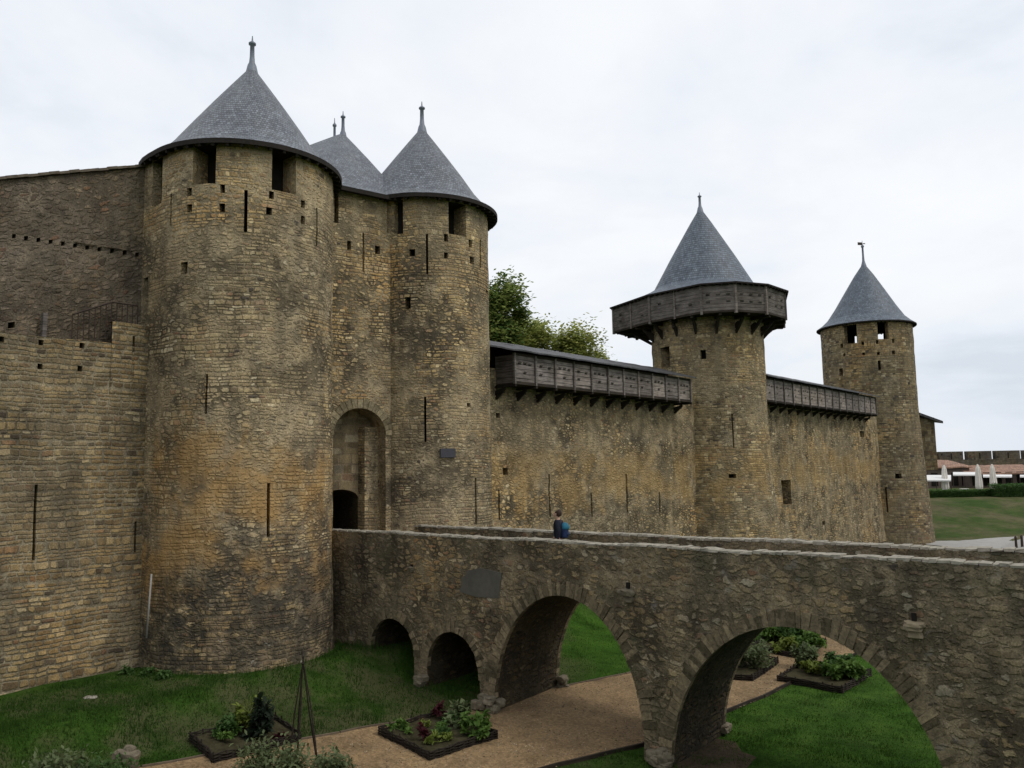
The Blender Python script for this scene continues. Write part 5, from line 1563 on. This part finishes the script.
skin_m = simple('skin', (.42, .26, .19), .6, 10, .1, 0); jk = simple('dark_navy_jacket', (.012, .014, .024), .85, 9, .4, .4); tr_ = simple('dark_trousers', (.015, .016, .022), .9, 9, .3, .4)
hairm = simple('brown_hair', (.035, .018, .012), .6, 30, .4, .5); shoe = simple('dark_shoe', (.02, .018, .016), .6, 9, .2, 0)
body_v = vv([(0, 0, .95), (0, 0, 1.12), (0, .0, 1.32), (0, -.005, 1.44), (0, .02, 1.53), (0, .045, 1.6), (0, .04, 1.68),       # 0-6 pelvis..head
    (-.1, 0, .9), (-.105, .10, .5), (-.1, .03, .1), (-.1, .17, .04),      # 7-10 left leg fwd
    (.1, 0, .9), (.105, -.08, .5), (.1, -.28, .14), (.1, -.17, .04),      # 11-14
    (-.17, -.01, 1.4), (-.23, -.07, 1.15), (-.22, -.02, .92), (-.215, .01, .84),   # 15-18 arm back
    (.17, -.01, 1.4), (.23, .04, 1.15), (.21, .18, .97), (.205, .22, .9),       # 19-22
    (0, .125, 1.6)])
body_e = [(0, 1), (1, 2), (2, 3), (3, 4), (4, 5), (5, 6), (0, 7), (7, 8), (8, 9), (9, 10), (0, 11), (11, 12), (12, 13), (13, 14), (2, 15), (15, 16), (16, 17), (17, 18), (2, 19), (19, 20), (20, 21), (21, 22)]
body_v = body_v[:23]
br = [(.12, .09), (.12, .085), (.13, .09), (.055, .055), (.05, .055), (.082, .095), (.075, .088), .075, .052, .038, .03, .075, .052, .038, .03, .045, .036, .027, .03, .045, .036, .027, .03]
skinned('body', body_v, body_e, br, skin_m, person)
face = MB()
for (x, y, z, r) in ((0, .148, 1.605, .016), (-.032, .132, 1.63, .011), (.032, .132, 1.63, .011), (0, .13, 1.565, .02), (-.088, .04, 1.61, .02), (.088, .04, 1.61, .02)):
    rock(face, Vector((x, y, z))*HT, r, r*.8, r*1.3, z, n=6, ax=(Vector((1, 0, 0)), Vector((0, 1, 0))))
bf = face.build('face_features', skin_m); bf.parent = person; bf.location = (0, 0, 0)
jv = vv([(0, 0, .9), (0, 0, 1.12), (0, -.005, 1.34), (0, 0, 1.455), (-.18, -.01, 1.39), (-.235, -.07, 1.15), (-.22, -.02, .92), (.18, -.01, 1.39), (.235, .04, 1.15), (.212, .18, .97)])
skinned('jacket', jv, [(0, 1), (1, 2), (2, 3), (2, 4), (4, 5), (5, 6), (2, 7), (7, 8), (8, 9)], [(.2, .165), (.185, .16), (.2, .165), (.1, .1), .085, .07, .055, .085, .07, .055], jk, person)
tv = vv([(0, 0, .93), (-.1, 0, .86), (-.105, .10, .5), (-.1, .03, .1), (.1, 0, .86), (.105, -.08, .5), (.1, -.28, .14)])
skinned('trousers', tv, [(0, 1), (1, 2), (2, 3), (0, 4), (4, 5), (5, 6)], [(.13, .1), .095, .07, .055, .095, .07, .055], tr_, person)
for sx, a, b_ in ((-.1, (.03, .05), (.2, .035)), (.1, (-.3, .1), (-.16, .03))):
    skinned('shoe', vv([(sx, a[0], a[1]), (sx, (a[0]+b_[0])/2, (a[1]+b_[1])/2), (sx, b_[0], b_[1])]), [(0, 1), (1, 2)], [.045, .045, .035], shoe, person, 1)
hv = vv([(0, .035, 1.71), (0, .005, 1.665), (0, -.025, 1.59), (0, -.035, 1.53)])
skinned('hair', hv, [(0, 1), (1, 2), (2, 3)], [(.1, .1), (.118, .12), (.11, .105), (.085, .06)], hairm, person)
# fingers: two relaxed hands
hd = MB()
for hx, hy, hz in ((-.215, .01, .84), (.205, .22, .9)):
    for k in range(4):
        o_ = Vector((hx, hy-.03+.02*k, hz-.03)); L = (.06, .075, .07, .055)[k]
        hd.tube([o_*HT, (o_+Vector((.004, .006, -L*.5)))*HT, (o_+Vector((.01*(1 if hx < 0 else -1), .014, -L)))*HT], [.0095, .009, .007], 6)
    o_ = Vector((hx, hy+.03, hz+.005)); hd.tube([o_*HT, (o_+Vector((0, .025, -.02)))*HT, (o_+Vector((0, .03, -.05)))*HT], [.011, .01, .008], 6)
f_ = hd.build('fingers', skin_m); f_.parent = person; f_.location = (0, 0, 0)
bk = thing('backpack', 'teal and navy backpack worn by the walking person', 'backpack', pb+Vector((0, 0, 1.2))+Vector((-BD.x, -BD.y, 0))*.07)
bk.rotation_euler = person.rotation_euler
teal = simple('teal_cloth', (.02, .12, .18), .7, 9, .3, .3); navy = simple('navy_cloth', (.012, .025, .07), .75, 9, .3, .3)
o = skinned('pack_body', [Vector((0, -.235, -.16)), Vector((0, -.26, .02)), Vector((0, -.235, .2)), Vector((0, -.19, .3))], [(0, 1), (1, 2), (2, 3)], [(.15, .12), (.165, .14), (.15, .12), (.09, .06)], navy, bk, root=1)
o = skinned('front_pocket', [Vector((0, -.335, -.12)), Vector((0, -.35, .03))], [(0, 1)], [(.12, .06), (.11, .05)], navy, bk)
o = skinned('top_flap', [Vector((0, -.27, .06)), Vector((0, -.275, .17)), Vector((0, -.22, .31))], [(0, 1), (1, 2)], [(.175, .15), (.18, .155), (.11, .08)], teal, bk)
m = MB()
for sx in (-.11, .11): m.tube([(sx, -.16, .2), (sx, -.06, .29), (sx, .045, .16), (sx*1.1, .05, -.1), (sx*1.3, -.14, -.26)], .018, 6)
o = m.build('strap', navy); o.parent = bk; o.location = (0, 0, 0)

# ------------------------------------------------------------------ world and light
SUN_EL, SUN_AZ = 50, 112     # azimuth clockwise from +Y
w = bpy.data.worlds.new('World'); sc.world = w; w.use_nodes = True
t = NT(w); bg = t.n['Background']; bg.inputs['Strength'].default_value = .1
sky = t.node('ShaderNodeTexSky', sky_type='NISHITA'); sky.sun_disc = False; sky.sun_elevation = R_(SUN_EL); sky.sun_rotation = R_(SUN_AZ); sky.air_density = 1; sky.dust_density = 3
g = t.node('ShaderNodeTexCoord').outputs['Generated']
gx, gy, gz = t.sep(g)
zz = t.m('MAXIMUM', gz, .03); zz = t.m('ADD', zz, .25)
pr = t.comb(t.m('DIVIDE', gx, zz), t.m('DIVIDE', gy, zz), 0)
n1 = t.noise(pr, 1.5, 6, .55, dist=.4); n2 = t.noise(pr, .6, 3, .5)
n3 = t.noise(t.comb(t.m('DIVIDE', gx, zz), t.m('MULTIPLY', t.m('DIVIDE', gy, zz), 1.), 4.), 3.3, 6, .6)
k = t.m('ADD', t.m('MULTIPLY', n1, .5), t.m('MULTIPLY', n2, .5))
k = t.m('ADD', t.m('MULTIPLY', k, .85), t.m('MULTIPLY', n3, .15))
cloud = t.ramp(k, [(.38, (7.0, 7.5, 8.2)), (.46, (8.5, 8.9, 9.5)), (.53, (9.3, 9.5, 9.8)), (.62, (9.9, 9.95, 10.0))])
low = t.step(gz, .28, -.02)
cloud = t.mix(t.m('MULTIPLY', low, .4), cloud, (6.4, 7.2, 8.3, 1))
col = t.mix(.93, sky.outputs[0], cloud)
t.link(col, bg.inputs['Color'])
sd = bpy.data.lights.new('sun', 'SUN'); so = bpy.data.objects.new('sun', sd); COL.objects.link(so)
sd.energy = 1.1; sd.angle = R_(18); sd.color = (1, .95, .88)
az = R_(SUN_AZ); el = R_(SUN_EL); dv = Vector((math.sin(az)*math.cos(el), math.cos(az)*math.cos(el), math.sin(el)))
so.rotation_euler = dv.to_track_quat('Z', 'Y').to_euler(); so.location = (0, 0, 60)
for o in bpy.data.objects:
    if '_w' in o: del o['_w']
for nm_, p in (('t1 base', (*(C1), 1.5)), ('t1 apex', at(252, 66, 27.9))): print(nm_, proj(p))
